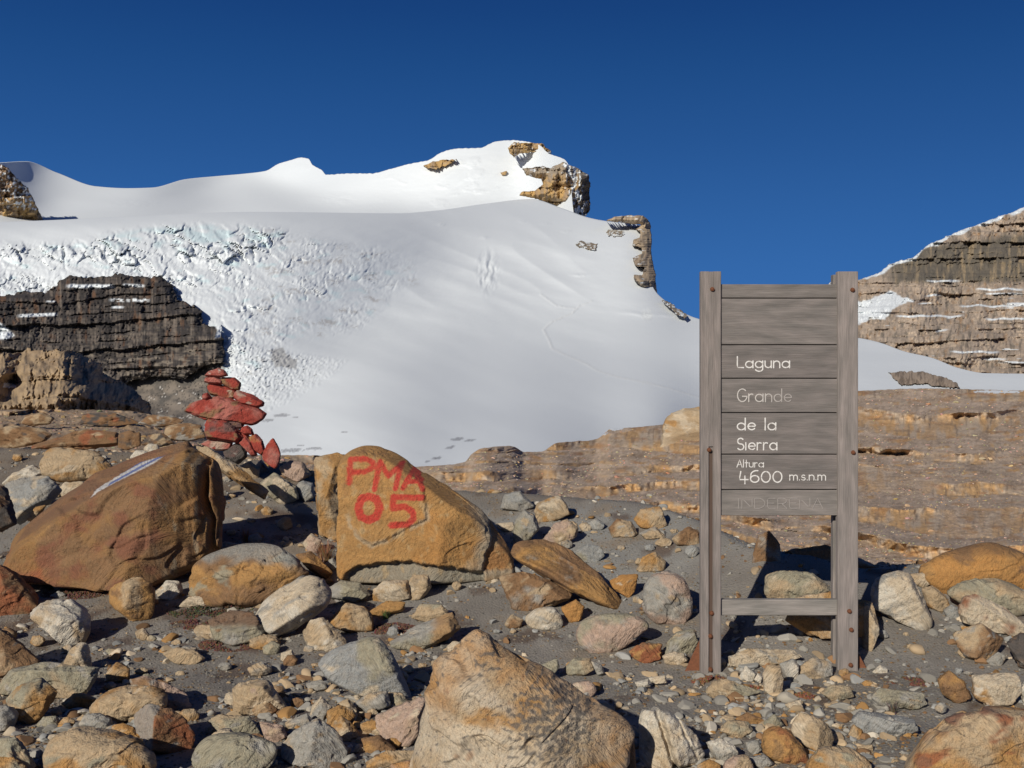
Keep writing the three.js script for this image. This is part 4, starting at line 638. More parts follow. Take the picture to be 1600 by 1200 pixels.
rock('C', 'large grey-tan stone framed in the gap under the sign board', 'green tan pale', [515,225, 530,160, 600,136, 720,148, 792,205, 760,245, 640,265, 530,260], { k: 20, d: 6.32 });
rock('C', 'ochre flat rock behind the low crossbar of the sign', 'ochre pale tan', [605,345, 650,250, 800,223, 960,270, 997,372, 940,405, 720,415, 640,365], { thick: 0.5, d: 6.1 });
rock('C', 'tall narrow tan stone just right of the right sign post', 'tan pale', [928,500, 930,300, 942,262, 990,340, 997,392, 960,435, 950,505], { d: 6.05 });
rock('C', 'small white stone beside the rusty bracket of the right sign post', 'white pale', [965,563, 1000,530, 1032,545, 1032,573, 980,576]);
rock('C', 'long white rock with grey streaks leaning right of the sign', 'white pale grey', [965,235, 985,178, 1060,138, 1120,143, 1150,200, 1200,290, 1217,352, 1170,394, 1100,352, 1000,314, 970,294], { k: 18, thick: 0.8 });
rock('C', 'small tan stone behind the long white rock', 'tan pale', [1110,152, 1200,143, 1212,182, 1180,215, 1130,195]);
rock('C', 'ochre stone between the long white rock and the grey-tan flat boulder', 'tan ochre', [1170,214, 1220,198, 1270,240, 1292,282, 1250,316, 1200,294]);
rock('C', 'small grey stone in front of the ochre stone at the right', 'silt grey', [1265,304, 1300,278, 1342,300, 1342,344, 1280,340]);
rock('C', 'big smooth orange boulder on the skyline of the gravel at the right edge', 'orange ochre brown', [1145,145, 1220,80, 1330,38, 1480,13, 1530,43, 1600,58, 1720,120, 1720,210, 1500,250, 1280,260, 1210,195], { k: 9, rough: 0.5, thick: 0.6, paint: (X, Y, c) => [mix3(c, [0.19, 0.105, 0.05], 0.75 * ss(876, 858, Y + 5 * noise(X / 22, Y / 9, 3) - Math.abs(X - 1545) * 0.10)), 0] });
rock('C', 'grey-tan flat boulder in front of the big smooth orange boulder', 'green tan silt', [1270,235, 1330,183, 1450,163, 1560,188, 1660,260, 1620,325, 1480,335, 1340,285], { k: 10 });
rock('C', 'rust and white rock below the grey-tan flat boulder at the right', 'pale rust ochre', [1330,305, 1350,243, 1400,238, 1520,288, 1600,358, 1680,425, 1600,420, 1400,375, 1345,354], { thick: 0.5 });
rock('C', 'brown angular block on the gravel at the right', 'brown tan grey', [1305,425, 1330,388, 1420,358, 1517,420, 1500,455, 1440,520, 1350,494], { k: 28, front: [[-0.5, 0.55, 0.65, 0.6], [0.45, -0.15, 0.85, 0.7]] });
rock('C', 'small grey block at the right of the brown angular block', 'grey tan', [1440,514, 1490,476, 1532,490, 1500,535, 1460,535]);
rock('C', 'dark grey stone at the right edge, below the rust and white rock', 'dark brown grey', [1530,440, 1600,400, 1700,430, 1700,560, 1580,540]);
rock('C', 'small pale stone in the gravel left of the left sign post foot', 'pale tan', [120,488, 180,478, 202,512, 150,535]);
rock('G', 'dark standing stone in the shadow of the sign, seen through its gap', 'brown grey', [628,735, 635,690, 652,630, 690,616, 726,660, 732,735], { d: 7.0, thick: 0.5 });
rock('G', 'dark hump of rock in the shadow of the sign, right of the standing stone', 'brown grey', [718,800, 722,720, 760,683, 900,668, 960,700, 1010,755, 1115,758, 1100,800], { d: 7.15, thick: 0.35 });
// the bench left and right of the painted boulder
const paintE = (p) => { const r = []; for (let i = 0; i < p.length; i += 2) r.push(px('E', [p[i], p[i + 1]])); return r; };
const LET = [[[428,578, 434,470], 4.4], [[434,470, 500,466, 540,482, 536,508, 505,524, 450,530], 4.2], [[548,606, 572,480], 4.2], [[572,480, 612,545, 668,492], 4], [[668,492, 648,600], 4.2], [[682,598, 728,514], 4], [[728,514, 772,604], 4], [[700,572, 762,566], 3.6],
  [[525,640, 490,648, 474,690, 488,732, 525,746, 560,730, 576,690, 560,648, 525,640], 6.2], [[772,642, 690,640, 640,640], 4.6], [[640,640, 636,690, 690,682, 728,704, 732,738, 706,764, 630,768], 5]].map(([p, w]) => [paintE(p), w]);
const flakeA = paintE([400,600, 440,600, 780,600, 792,740, 690,790, 610,835, 540,860, 480,830, 440,770]), flakeB = paintE([1030,680, 1075,760, 1088,860, 1060,920, 1050,995, 1300,1000, 1300,600, 1040,640]), under = paintE([380,1100, 420,990, 455,960, 560,945, 700,930, 800,945, 900,960, 1000,985, 1060,995, 1060,1100]);
rock('E', 'orange boulder painted with the red letters PMA 05', 'ochre orange tan', [400,1010, 396,800, 392,560, 388,470, 430,428, 500,406, 570,410, 650,438, 800,538, 960,640, 1020,680, 1080,740, 1120,800, 1182,900, 1190,1000, 1120,1020, 850,1055, 450,1045], { thick: 0.5, k: 60, rough: 0.32, fine: 2.6, lichen: 0.3, seed: 905,
  front: [[-0.10, 0.10, 1, 1.0], [0.12, 0.35, 0.95, 1.03], [0.42, 0.0, 0.9, 1.18]], tilt: (nx, ny) => nx < -0.8 ? 0.06 : ny > 0.5 ? 0.3 : 0.2, paint: (X, Y, c) => {
    let dz = 0; const w = 2.4 * noise(X / 9, Y / 9, 2) + 1.2 * noise(X / 3.5, Y / 3.5, 5), a = sd(flakeA, X, Y) + w, b = sd(flakeB, X, Y) + w, u = sd(under, X, Y) + 1.5 * w;
    dz -= 0.028 * ss(-1.2, 1.2, a) * ss(700, 650, X) * 0 + 0.014 * ss(1.2, -1.2, a) * 0;
    dz += 0.016 * ss(-1.5, 1.5, a);
    c = mix3(c, [0.50, 0.40, 0.27], 0.75 * ss(7, 0.5, Math.abs(a + 1)) * ss(0.2, -0.1, noise(X / 14, Y / 14, 3) - 0.2) * ss(790, 812, Y + (X - 560) * 0.12));
    dz -= 0.045 * ss(-0.8, 1.2, b); c = mix3(c, [0.40, 0.34, 0.25], 0.8 * ss(-26, -3, b) * ss(2, 0, b) * ss(790, 800, Y + 20)); c = mix3(c, [0.40, 0.19, 0.07], 0.7 * ss(0, 3, b));
    dz -= 0.07 * ss(-1, 5, u); c = mix3(c, [0.30, 0.285, 0.23], 0.85 * ss(-1, 4, u));
    c = mix3(c, [0.30, 0.15, 0.06], 0.6 * ss(0.1, 0.35, fbm(X / 24, Y / 16, 4, 4)) * ss(790, 760, Y)); c = mix3(c, [0.52, 0.36, 0.18], 0.6 * ss(0.12, 0.3, fbm(X / 16, Y / 20, 14, 4)));
    let l = 9; for (const [p, h] of LET) l = Math.min(l, away(p, X, Y) - h); l += 0.9 * noise(X / 3, Y / 3, 4) + 0.5 * noise(X / 1.5, Y / 1.5, 7);
    c = mix3(c, [0.56, 0.04, 0.03], 0.95 * ss(1.0, -0.8, l) * (0.82 + 0.18 * ss(-0.4, 0.2, noise(X / 4, Y / 4, 9))));
    return [c, dz]; } });
rock('E', 'yellowish upright slab standing against the left side of the painted boulder', 'ochre tan green', [268,470, 290,452, 370,440, 412,452, 415,700, 410,850, 330,815, 290,805, 280,680], { thick: 0.9 });
const crest = [[40, 872], [200, 772], [420, 650], [620, 545], [780, 460], [868, 402]].map(p => px('D', p)), crestUp = [...crest, px('D', [868, 300]), px('D', [40, 300])];
const strip = []; for (const p of [[415,645], [440,600], [520,548], [600,490], [720,458], [690,490], [600,540], [500,590]]) strip.push(px('D', p));
rock('D', 'largest leaning brown boulder, wedge-shaped, with a white and blue painted strip on its sloping top', 'brown rust ochre', [58,850, 90,795, 215,705, 425,548, 600,470, 720,425, 860,388, 905,415, 1000,500, 1042,650, 1010,860, 960,930, 700,1075, 400,1050, 125,1030, 68,950], { thick: 0.62, k: 70, rough: 0.55, fine: 1.5, lichen: 0.25, seed: 77, tilt: (nx, ny) => ny > 0.35 && nx < 0.3 ? 0.46 : 0.18,
  front: [[-0.10, 0.10, 1, 0.95], [0.62, -0.15, 0.8, 1.27]], paint: (X, Y, c) => {
    let dz = 0; const cr = away(crest, X, Y), above = sd(crestUp, X, Y); c = mix3(c, [0.33, 0.175, 0.06], 0.7 * ss(-0.05, 0.25, fbm(X / 60, Y / 40, 4, 4) + 0.25 * ss(240, 300, X) + 0.2 * ss(110, 60, X - (Y - 880)))); c = mix3(c, [0.24, 0.09, 0.05], 0.8 * ss(-0.05, 0.25, fbm(X / 46, Y / 36, 24, 4)) * ss(280, 240, X)); c = mix3(c, [0.30, 0.28, 0.21], 0.5 * ss(0.12, 0.3, streaks(X, Y, 9, 40)) * ss(230, 270, X));
    const f = Math.abs(X - 312 - 5 * noise(Y / 40, 1, 3) - (Y - 790) * 0.05); dz -= 0.11 * ss(7, 1, f) * ss(712, 735, Y); const f2 = Math.abs(X - 336 - 4 * noise(Y / 30, 4, 3) + (Y - 800) * 0.06); dz -= 0.06 * ss(5, 1, f2) * ss(740, 770, Y); c = mix3(c, [0.20, 0.105, 0.055], 0.75 * ss(-2, 3, above + 3 * noise(X / 18, Y / 10, 4))); dz -= 0.012 * ss(3, 0.5, Math.abs(Y - 862 - 0.02 * X - 8 * noise(X / 30, 2, 3) + (X - 150) * 0.35)) * ss(150, 180, X) * ss(260, 230, X); dz += 0.03 * noise(X / 12, Y / 90, 6) * ss(262, 285, X);
    const q = sd(strip, X, Y) + 1.5 * noise(X / 4, Y / 3, 5); if (q > -1) c = mix3(c, Math.sin((Y + X * 0.58) * 0.62) > 0.1 && X > 165 ? [0.13, 0.19, 0.42] : [0.60, 0.60, 0.60], 0.85 * ss(-0.5, 1, q));
    return [c, dz]; } });
rock('D', 'long tan slab propped behind the largest leaning boulder, over black shade', 'tan ochre pale', [900,408, 960,408, 1100,500, 1242,610, 1222,655, 1150,610, 1000,510], { d: 8.1, thick: 0.5 });
rock('D', 'yellowish lumpy boulder behind the largest leaning boulder, at the left', 'tan ochre pale', [180,495, 230,410, 370,418, 440,428, 527,505, 490,555, 330,580, 200,545], { k: 12 });
rock('D', 'white flat-topped stone at the left edge behind the grey block', 'white pale', [5,580, 60,530, 150,493, 207,530, 180,565, 30,590]);
rock('D', 'grey block at the left edge above the tail of the largest leaning boulder', 'grey silt pale', [15,595, 60,560, 220,543, 278,600, 250,655, 130,725, 90,775, 60,705], { k: 26, d: 8.3 });
rock('D', 'pale stone between the grey block and the yellowish lumpy boulder', 'pale tan', [270,605, 300,573, 380,568, 402,590, 330,635, 290,645]);
rock('D', 'tan sliver lying beside the grey block on the left', 'tan ochre', [122,745, 160,688, 217,678, 190,725, 140,760], { d: 7.9 });
rock('D', 'dark rock in shade cut by the left edge beside the grey block', 'dark brown', [-110,570, 0,585, 50,660, 77,765, 0,810, -110,810], { d: 7.7 });
rock('D', 'white pebble resting on top of the largest leaning boulder, the larger of two', 'white pale', [600,455, 630,423, 680,428, 707,460, 670,494, 620,488], { d: 8.3, k: 9 });
rock('D', 'white pebble resting on top of the largest leaning boulder, the smaller of two', 'white pale', [665,413, 690,393, 730,398, 742,430, 700,444, 670,434], { d: 8.35, k: 9 });
rock('D', 'greenish grey block right of the long propped slab, its right side in shade', 'green pale', [1205,575, 1270,528, 1370,588, 1387,652, 1310,685, 1240,635], { k: 26 });
rock('D', 'tan stone behind the greenish grey block, below the pink upright stone', 'tan pink', [1290,505, 1340,473, 1400,478, 1442,540, 1380,575, 1310,545]);
rock('D', 'grey stone between the greenish grey block and the yellowish upright slab', 'silt grey', [1360,595, 1400,566, 1450,578, 1457,642, 1410,670]);
rock('D', 'brown stone wedged under the right side of the cairn', 'tan brown', [1110,495, 1160,473, 1202,510, 1202,565, 1160,555]);
rock('D', 'small dark grey stone right of the brown one under the cairn', 'dark grey', [1180,493, 1210,468, 1247,510, 1232,535, 1190,525]);
rock('D', 'brown curved stone right of the lumpy brown boulder, by the dry grass', 'ochre brown', [1365,908, 1440,893, 1542,990, 1510,1025, 1440,985]);
rock('D', 'pale pinkish stone left of the dry grass tuft', 'pale pink', [1400,855, 1440,808, 1492,840, 1470,905, 1420,895]);
rock('D', 'pale flat stone in the shade right of the largest leaning boulder', 'pale tan', [990,885, 1040,846, 1112,860, 1100,895, 1010,900]);
rock('D', 'small tan stone on the silt between the largest leaning boulder and the painted one', 'tan ochre', [1160,823, 1190,803, 1227,825, 1190,845]);
rock('D', 'white lump of stone under the dry grass tuft', 'white grey', [1498,955, 1540,918, 1572,960, 1540,985]);
rock('E', 'upright tan stone with a dark right side on the bench behind the painted boulder', 'tan pale ochre', [1285,703, 1300,668, 1400,633, 1432,660, 1452,720, 1380,755, 1300,765]);
rock('E', 'grey standing stone left of the upright tan stone on the bench', 'grey green tan', [1180,865, 1200,750, 1240,698, 1292,720, 1312,790, 1250,860]);
rock('E', 'crumbled pinkish tan rock below the upright tan stone on the bench', 'pink tan pale', [1330,835, 1380,768, 1440,743, 1492,780, 1482,825, 1420,868, 1350,866], { rough: 1.5 });
rock('E', 'flat grey slab on the edge of the bench behind the painted boulder', 'silt grey', [1130,695, 1150,630, 1220,613, 1292,685, 1240,715]);
rock('E', 'small tan stones piled at the right shoulder of the painted boulder', 'tan pale', [1110,763, 1190,758, 1202,795, 1160,806, 1120,789]);
rock('G', 'ochre-topped boulder on the edge of the bench left of the sign', 'tan ochre grey', [205,575, 230,538, 300,528, 327,595, 290,616, 230,606]);
rock('G', 'grey-brown block left of the ochre-topped boulder on the bench', 'tan brown grey', [115,605, 150,573, 200,583, 222,630, 190,646, 130,640]);
rock('G', 'low grey stone in front of the ochre-topped boulder on the bench', 'grey tan', [225,625, 280,598, 332,642, 250,648]);
rock('G', 'brown half-buried stone on the bench nearest to the sign', 'brown tan', [340,645, 400,598, 442,620, 442,675, 360,666]);
rock('G', 'small grey stone on the bench between the grey-brown block and the painted boulder', 'grey silt', [40,590, 70,570, 105,590, 95,615, 50,612]);

for (const [label, tones, pts, d] of [
  ['long rust-stained ledge on the brown slope above the yellowish lumpy boulder', 'brown rust tan', [140,430, 150,400, 260,375, 380,330, 540,340, 560,400, 400,425], 22],
  ['squarish dark ledge block at the right end of the rust-stained ledge', 'brown dark tan', [545,410, 550,350, 600,332, 650,345, 650,405, 590,425], 21],
  ['dark pointed rock on the brown slope left of the cairn', 'dark brown tan', [650,400, 690,350, 750,342, 815,395, 740,412], 19],
  ['brown flat-topped rock on the slope just left of the cairn', 'brown tan grey', [755,375, 770,315, 860,298, 930,310, 955,365, 870,385], 23],
  ['low brown ledge on the slope at the left edge below the rock knoll', 'brown tan dark', [-60,410, -40,330, 60,312, 180,325, 240,350, 200,395, 60,415], 25],
  ['thin shaded ledge on the slope under the right foot of the rock knoll', 'dark brown rust', [370,300, 390,255, 520,252, 600,275, 650,300, 500,318], 36],
  ['small tan rock on the brown slope between the knoll and the left edge', 'tan brown', [95,300, 120,262, 200,250, 250,275, 230,305, 150,315], 34],
  ['grey-brown rock at the slope edge right of the knoll shadow', 'brown grey tan', [640,300, 690,262, 780,262, 850,285, 830,312, 720,318], 33],
]) rock('D', label, tones, pts, { d, thick: 0.6, k: 50, rough: 1.3, name: 'ledge_rock' });
rock('G', 'smooth tan hump of rock at the snow edge just left of the sign', 'tan pale ochre', [300,330, 318,218, 335,200, 380,180, 440,172, 520,172, 600,190, 640,300, 600,330], { d: 62, thick: 0.6, name: 'boulder' });
// ---------------------------------------------------------------- the cairn of red painted stones
{
  const dC = 9.2, g = new THREE.Group(), base = at(364, 716, dC); g.position.set(...base);
  const stones = [
    ['rose red white', [300,160, 340,120, 430,93, 482,108, 517,160, 450,177, 340,172], 0.55, 'pinkish red cap stone with a pale edge'],
    ['rose white red', [300,222, 310,178, 400,163, 462,200, 462,242, 350,238], 0.7, 'half red, half bare pale stone'],
    ['red brown tan', [430,222, 470,180, 580,183, 637,230, 627,292, 560,298, 500,262], 0.75],
    ['red brown pale', [328,250, 380,233, 480,258, 592,290, 582,372, 520,388, 360,344, 338,300], 0.75],
    ['rose red', [278,382, 285,333, 330,323, 362,365, 322,398], 0.8],
    ['red rose pink', [583,322, 620,303, 750,343, 848,400, 847,442, 790,464, 650,434, 580,378], 0.8, 'bright red block with a bare end'],
    ['red rose brown', [128,497, 180,428, 300,388, 450,358, 590,398, 780,458, 862,515, 832,572, 740,618, 600,584, 400,564, 330,578, 250,534], 0.5, 'long red slab across the middle, brown at its ends'],
    ['red plum brown', [308,622, 350,556, 500,576, 592,630, 653,737, 600,788, 400,764, 328,753], 0.75, 'dark red block under the long slab'],
    ['plum red brown', [345,545, 500,540, 640,580, 650,650, 420,660, 340,620], 0.6],
    ['red rose', [540,690, 640,670, 720,730, 700,800, 600,810], 0.6],
    ['rose red', [588,642, 600,598, 640,593, 672,625, 632,663], 0.9],
    ['red rose', [633,692, 650,648, 700,628, 742,660, 763,713, 680,718], 0.8],
    ['rose pink red', [268,803, 330,768, 450,763, 553,790, 532,854, 440,864, 370,859], 0.6],
    ['dark plum grey', [478,868, 600,793, 640,798, 693,870, 693,924, 610,984, 500,934], 0.8, 'dark grey bare stone tinged with red'],
    ['rose red', [618,792, 690,733, 742,790, 793,904, 740,914, 680,834], 0.7],
    ['red ochre rose', [713,742, 780,713, 842,770, 868,864, 830,904, 768,864], 0.7],
  ];
  stones.forEach(([tones, pts, th, label], i) => {
    const depth = dC + (i === 6 ? 0 : ((i * 37) % 7 - 3) * 0.012), s = shapeOf('K', pts, { d: depth, thick: th }); s.local = s.local.map(p => [p[0] * 1.04, p[1] * 1.08]);
    const m = new THREE.Mesh(rockGeo(s.local, Math.max(s.thick, 0.10), Math.max(s.w, s.h) * 2.2, tones.split(' '), { k: 45, rough: 0.8, lichen: 0.25, tilt: (nx, ny) => 0.16 + 0.2 * Math.abs(ny), front: [[0.02, 0.16, 1, 0.92], [0.14, -0.12, 1, 1.0], [-0.12, 0.1, 1, 1.0]] }), M.rock);
    const p = at(s.X, s.Y, depth); m.position.set(p[0] - base[0], p[1] - base[1], p[2] - base[2]);
    m.name = i ? `stone_${String(i).padStart(3, '0')}` : 'stone'; if (label) m.userData = { label }; g.add(m);
  });
  thing(g, 'cairn', 'cairn of stones painted red, piled behind the largest leaning boulder', 'cairn');
  rock('K', 'pink painted stone standing on edge right of the cairn', 'rose red pink', [838,922, 880,808, 940,738, 977,790, 1012,880, 1010,960, 962,1044, 900,1004, 848,962], { d: 9.0, thick: 0.35, k: 10, rough: 0.5, lichen: 0.1, name: 'stone' });
}

// ---------------------------------------------------------------- broken fragments lying between the rocks
{
  const R = rng(2024), seen = [];
  const ORD = 'first second third fourth fifth sixth seventh eighth ninth tenth eleventh twelfth thirteenth fourteenth fifteenth sixteenth seventeenth eighteenth nineteenth twentieth'.split(' '), WORD = { silt: 'blue-grey', green: 'greenish' };
  for (const [n, x0, y0, x1, y1, a, b, kind, place, tones] of [
    [46, 530, 1035, 690, 1190, 14, 56, 'fragment', 'rubble heap left of the largest front boulder', ['pale tan', 'tan pale ochre', 'grey pale', 'pink tan', 'ochre tan']],
    [34, 1120, 1045, 1420, 1190, 12, 34, 'angular stone', 'rubble in front of the sign', ['tan pale', 'white pale', 'grey pale', 'ochre tan', 'green tan']],
    [62, 5, 985, 500, 1190, 14, 58, 'angular stone', 'gaps between left foreground rocks', ['tan green', 'grey tan', 'ochre tan', 'pale tan', 'brown tan']],
    [16, 590, 905, 1000, 1010, 12, 28, 'small stone', 'gravel below the painted boulder', ['tan grey', 'grey pale', 'tan pale', 'silt grey']],
    [26, 330, 780, 600, 1010, 12, 36, 'small stone', 'ground between the two largest boulders', ['tan ochre', 'silt grey', 'pale tan', 'grey tan']],
    [22, 1370, 930, 1600, 1130, 12, 32, 'small stone', 'gravel right of the sign', ['silt grey', 'tan pale', 'grey tan', 'ochre tan']],
    [18, 790, 800, 1085, 900, 12, 30, 'small stone', 'grey bench left of the sign', ['silt grey', 'grey tan', 'tan pale', 'silt green']],
    [16, 0, 705, 330, 790, 16, 38, 'stone', 'jumble behind the leaning boulder tail', ['tan pale', 'grey tan', 'ochre tan', 'pale white']],
    [12, 330, 725, 490, 790, 14, 30, 'stone', 'jumble under the cairn', ['tan pale', 'grey tan', 'ochre tan', 'brown grey']],
  ]) { const made = [];
   for (let i = 0, tries = 0; i < n && tries < 400; tries++) {
    const X = x0 + (x1 - x0) * R(), y = y0 + (y1 - y0) * R(), w = a + (b - a) * R() * R(); if (seen.some(q => Math.hypot(q[0] - X, (q[1] - y) * 1.6) < (q[2] + w) * 0.5)) continue; seen.push([X, y, w]); i++;
    const h = w * (0.45 + 0.45 * R()), m = 6 + Math.floor(R() * 2), ph = R() * 6.283, pts = [];
    for (let k = 0; k < m; k++) { const t = ph + (k + 0.7 * (R() - 0.5)) / m * 6.283; pts.push(X + Math.cos(t) * w / 2, y + Math.sin(t) * h / 2); }
    const tone = tones[Math.floor(R() * tones.length)], f = shapeOf('P', pts, { thick: 0.9 }), g = new THREE.Mesh(rockGeo(f.local, f.thick, Math.max(f.w, f.h), tone.split(' '), { fine: 1.1, k: 60 }), M.rock);
    g.position.set(...at(f.X, f.Y, f.d)); g.rotation.y = (R() - 0.5) * 0.8;
    made.push([X, tone.split(' ')[0], g]);
   }
   made.sort((p, q) => p[0] - q[0]);
   for (const [, c, g] of made) { const same = made.filter(q => q[1] === c), i = same.findIndex(q => q[2] === g); thing(g, 'stone', same.length > 1 ? `${ORD[i]} ${WORD[c] ?? c} ${kind} from the left in the ${place}` : `the only ${WORD[c] ?? c} ${kind} in the ${place}`, 'stone', 'loose fragments, ' + place); }
  }
}

// ---------------------------------------------------------------- the wooden sign
{
  const D = 5.75, k = D / F, sx = X => (X - 800) * k, sy = y => EYE + (600 - y) * k, g = new THREE.Group(), base = [sx(1218), sy(1056), -D]; g.position.set(...base);
  const L = (x, y, z) => [x - base[0], y - base[1], z];                   // z: towards the viewer from the posts' front
  const woodMat = (tint, t, ox, oy, turn) => { const m = rep(wood[t], 1, 1, ox, oy), b = rep(woodBump, 1, 1, ox, oy); return new THREE.MeshStandardMaterial({ color: new THREE.Color(...tint.map(v => v * 0.86)), map: m, bumpMap: b, bumpScale: 0.0022, roughness: 0.88 }); };
  const add = (name, geo, mat, x, y, z, parent = g, label) => { const m = new THREE.Mesh(geo, mat), n = parent.children.filter(c => c.name.replace(/_\d{3}$/, '') === name).length; m.name = n ? `${name}_${String(n).padStart(3, '0')}` : name; m.position.set(x, y, z); if (label) m.userData = { label }; parent.add(m); return m; };
  // a board: grain along its long side, slightly worn edges
  const board = (w, h, d, seed, vertical, r = 0.004) => {
    const geo = new RoundedBoxGeometry(w, h, d, 3, r), P = geo.attributes.position, uv = geo.attributes.uv;
    for (let i = 0; i < P.count; i++) {
      const x = P.getX(i), y = P.getY(i), z = P.getZ(i), along = vertical ? y : x, across = (vertical ? x : y) + z * 0.7;
      uv.setXY(i, along / 1.5 + seed * 0.37, across / 0.42 + seed * 0.61);
    }
    return geo;
  };
  const rust = new THREE.MeshStandardMaterial({ color: new THREE.Color(0.20, 0.075, 0.035), map: rep(rockGrain, 1, 1), bumpMap: rockBump, bumpScale: 0.002, roughness: 0.9, metalness: 0.1 });
  const tints = [[0.34, 0.295, 0.275], [0.31, 0.27, 0.25], [0.36, 0.315, 0.295], [0.32, 0.285, 0.265]];
  const post = (x0, x1, seed) => {
    const w = (x1 - x0) * k, top = sy(424), bot = sy(1066), h = top - bot;
    // the front board is planed with a shallow channel down its middle
    const s = new THREE.Shape(), a = w / 2, dd = 0.042, c = 0.004; s.moveTo(-a + c, 0); s.lineTo(-0.013, 0); s.lineTo(-0.009, -0.012); s.lineTo(0.009, -0.012); s.lineTo(0.013, 0); s.lineTo(a - c, 0); s.lineTo(a, -c); s.lineTo(a, -dd); s.lineTo(-a, -dd); s.lineTo(-a, -c); s.closePath();
    return { w, h, top, bot, mid: (top + bot) / 2, cx: sx((x0 + x1) / 2), s, dd, seed };
  };
  const grooved = p => {                                                  // left post: plain above, channelled below
    const yCh = sy(698), hi = board(0.0255, p.top - yCh - 0.002, 0.0118, p.seed, true, 0.0008);
    hi.translate(0, (p.top + yCh) / 2 - p.mid, -0.0069);
    const lo = new THREE.ExtrudeGeometry(p.s, { depth: p.top - p.bot, bevelEnabled: false }); lo.rotateX(-Math.PI / 2);
    // after the turn the outline's y runs along -z: turn it round so that the channel faces the viewer
    lo.scale(1, 1, -1); lo.translate(0, p.bot - p.mid, 0); { const ix = lo.index; if (!ix) { const P = lo.attributes.position.array; for (let i = 0; i < P.length; i += 9) for (let q = 0; q < 3; q++) [P[i + 3 + q], P[i + 6 + q]] = [P[i + 6 + q], P[i + 3 + q]]; } }
    const P = lo.attributes.position, U = lo.attributes.uv; for (let i = 0; i < P.count; i++) { if (P.getZ(i) > 0) P.setZ(i, -P.getZ(i)); U.setXY(i, P.getY(i) / 1.5 + p.seed * 0.37, (P.getX(i) + P.getZ(i) * 0.7) / 0.42 + p.seed * 0.61); }
    lo.computeVertexNormals();
    return mergeGeometries([hi.index ? hi.toNonIndexed() : hi, lo.index ? lo.toNonIndexed() : lo].map(q => { for (const n of Object.keys(q.attributes)) if (!['position', 'normal', 'uv'].includes(n)) q.deleteAttribute(n); return q; }));
  };
  const left = post(1095, 1127, 1), right = post(1309, 1341, 4);
  add('post', grooved(left), woodMat(tints[0], 0, 0.1, 0.3), ...L(left.cx, left.mid, 0), g, 'left post, with a dark channel down its lower half');
  add('post', board(right.w, right.h, 0.042, 4, true), woodMat(tints[2], 1, 0.4, 0.1), ...L(right.cx, right.mid, -0.021));
  add('rear_post', board(left.w - 0.03, left.h - 0.01, 0.042, 7, true), woodMat(tints[1], 1, 0.2, 0.7), ...L(left.cx + 0.015, left.mid - 0.003, -0.106));
  add('rear_post', board(right.w, right.h - 0.01, 0.042, 9, true), woodMat(tints[3], 0, 0.6, 0.2), ...L(right.cx, right.mid - 0.003, -0.106));
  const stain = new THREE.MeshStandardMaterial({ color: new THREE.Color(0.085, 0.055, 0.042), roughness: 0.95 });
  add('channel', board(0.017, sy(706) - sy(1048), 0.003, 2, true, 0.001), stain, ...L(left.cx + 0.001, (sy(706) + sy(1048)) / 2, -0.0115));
  // lettering: single strokes, drawn as thin raised lines
  const arc = (cx, cy, rx, ry, a, b, n = 14) => { const r = []; for (let i = 0; i <= n; i++) { const t = (a + (b - a) * i / n) * Math.PI / 180; r.push([cx + rx * Math.cos(t), cy + ry * Math.sin(t)]); } return r; };
  const bowl = arc(0.3, 0.29, 0.3, 0.29, 0, 360, 22);
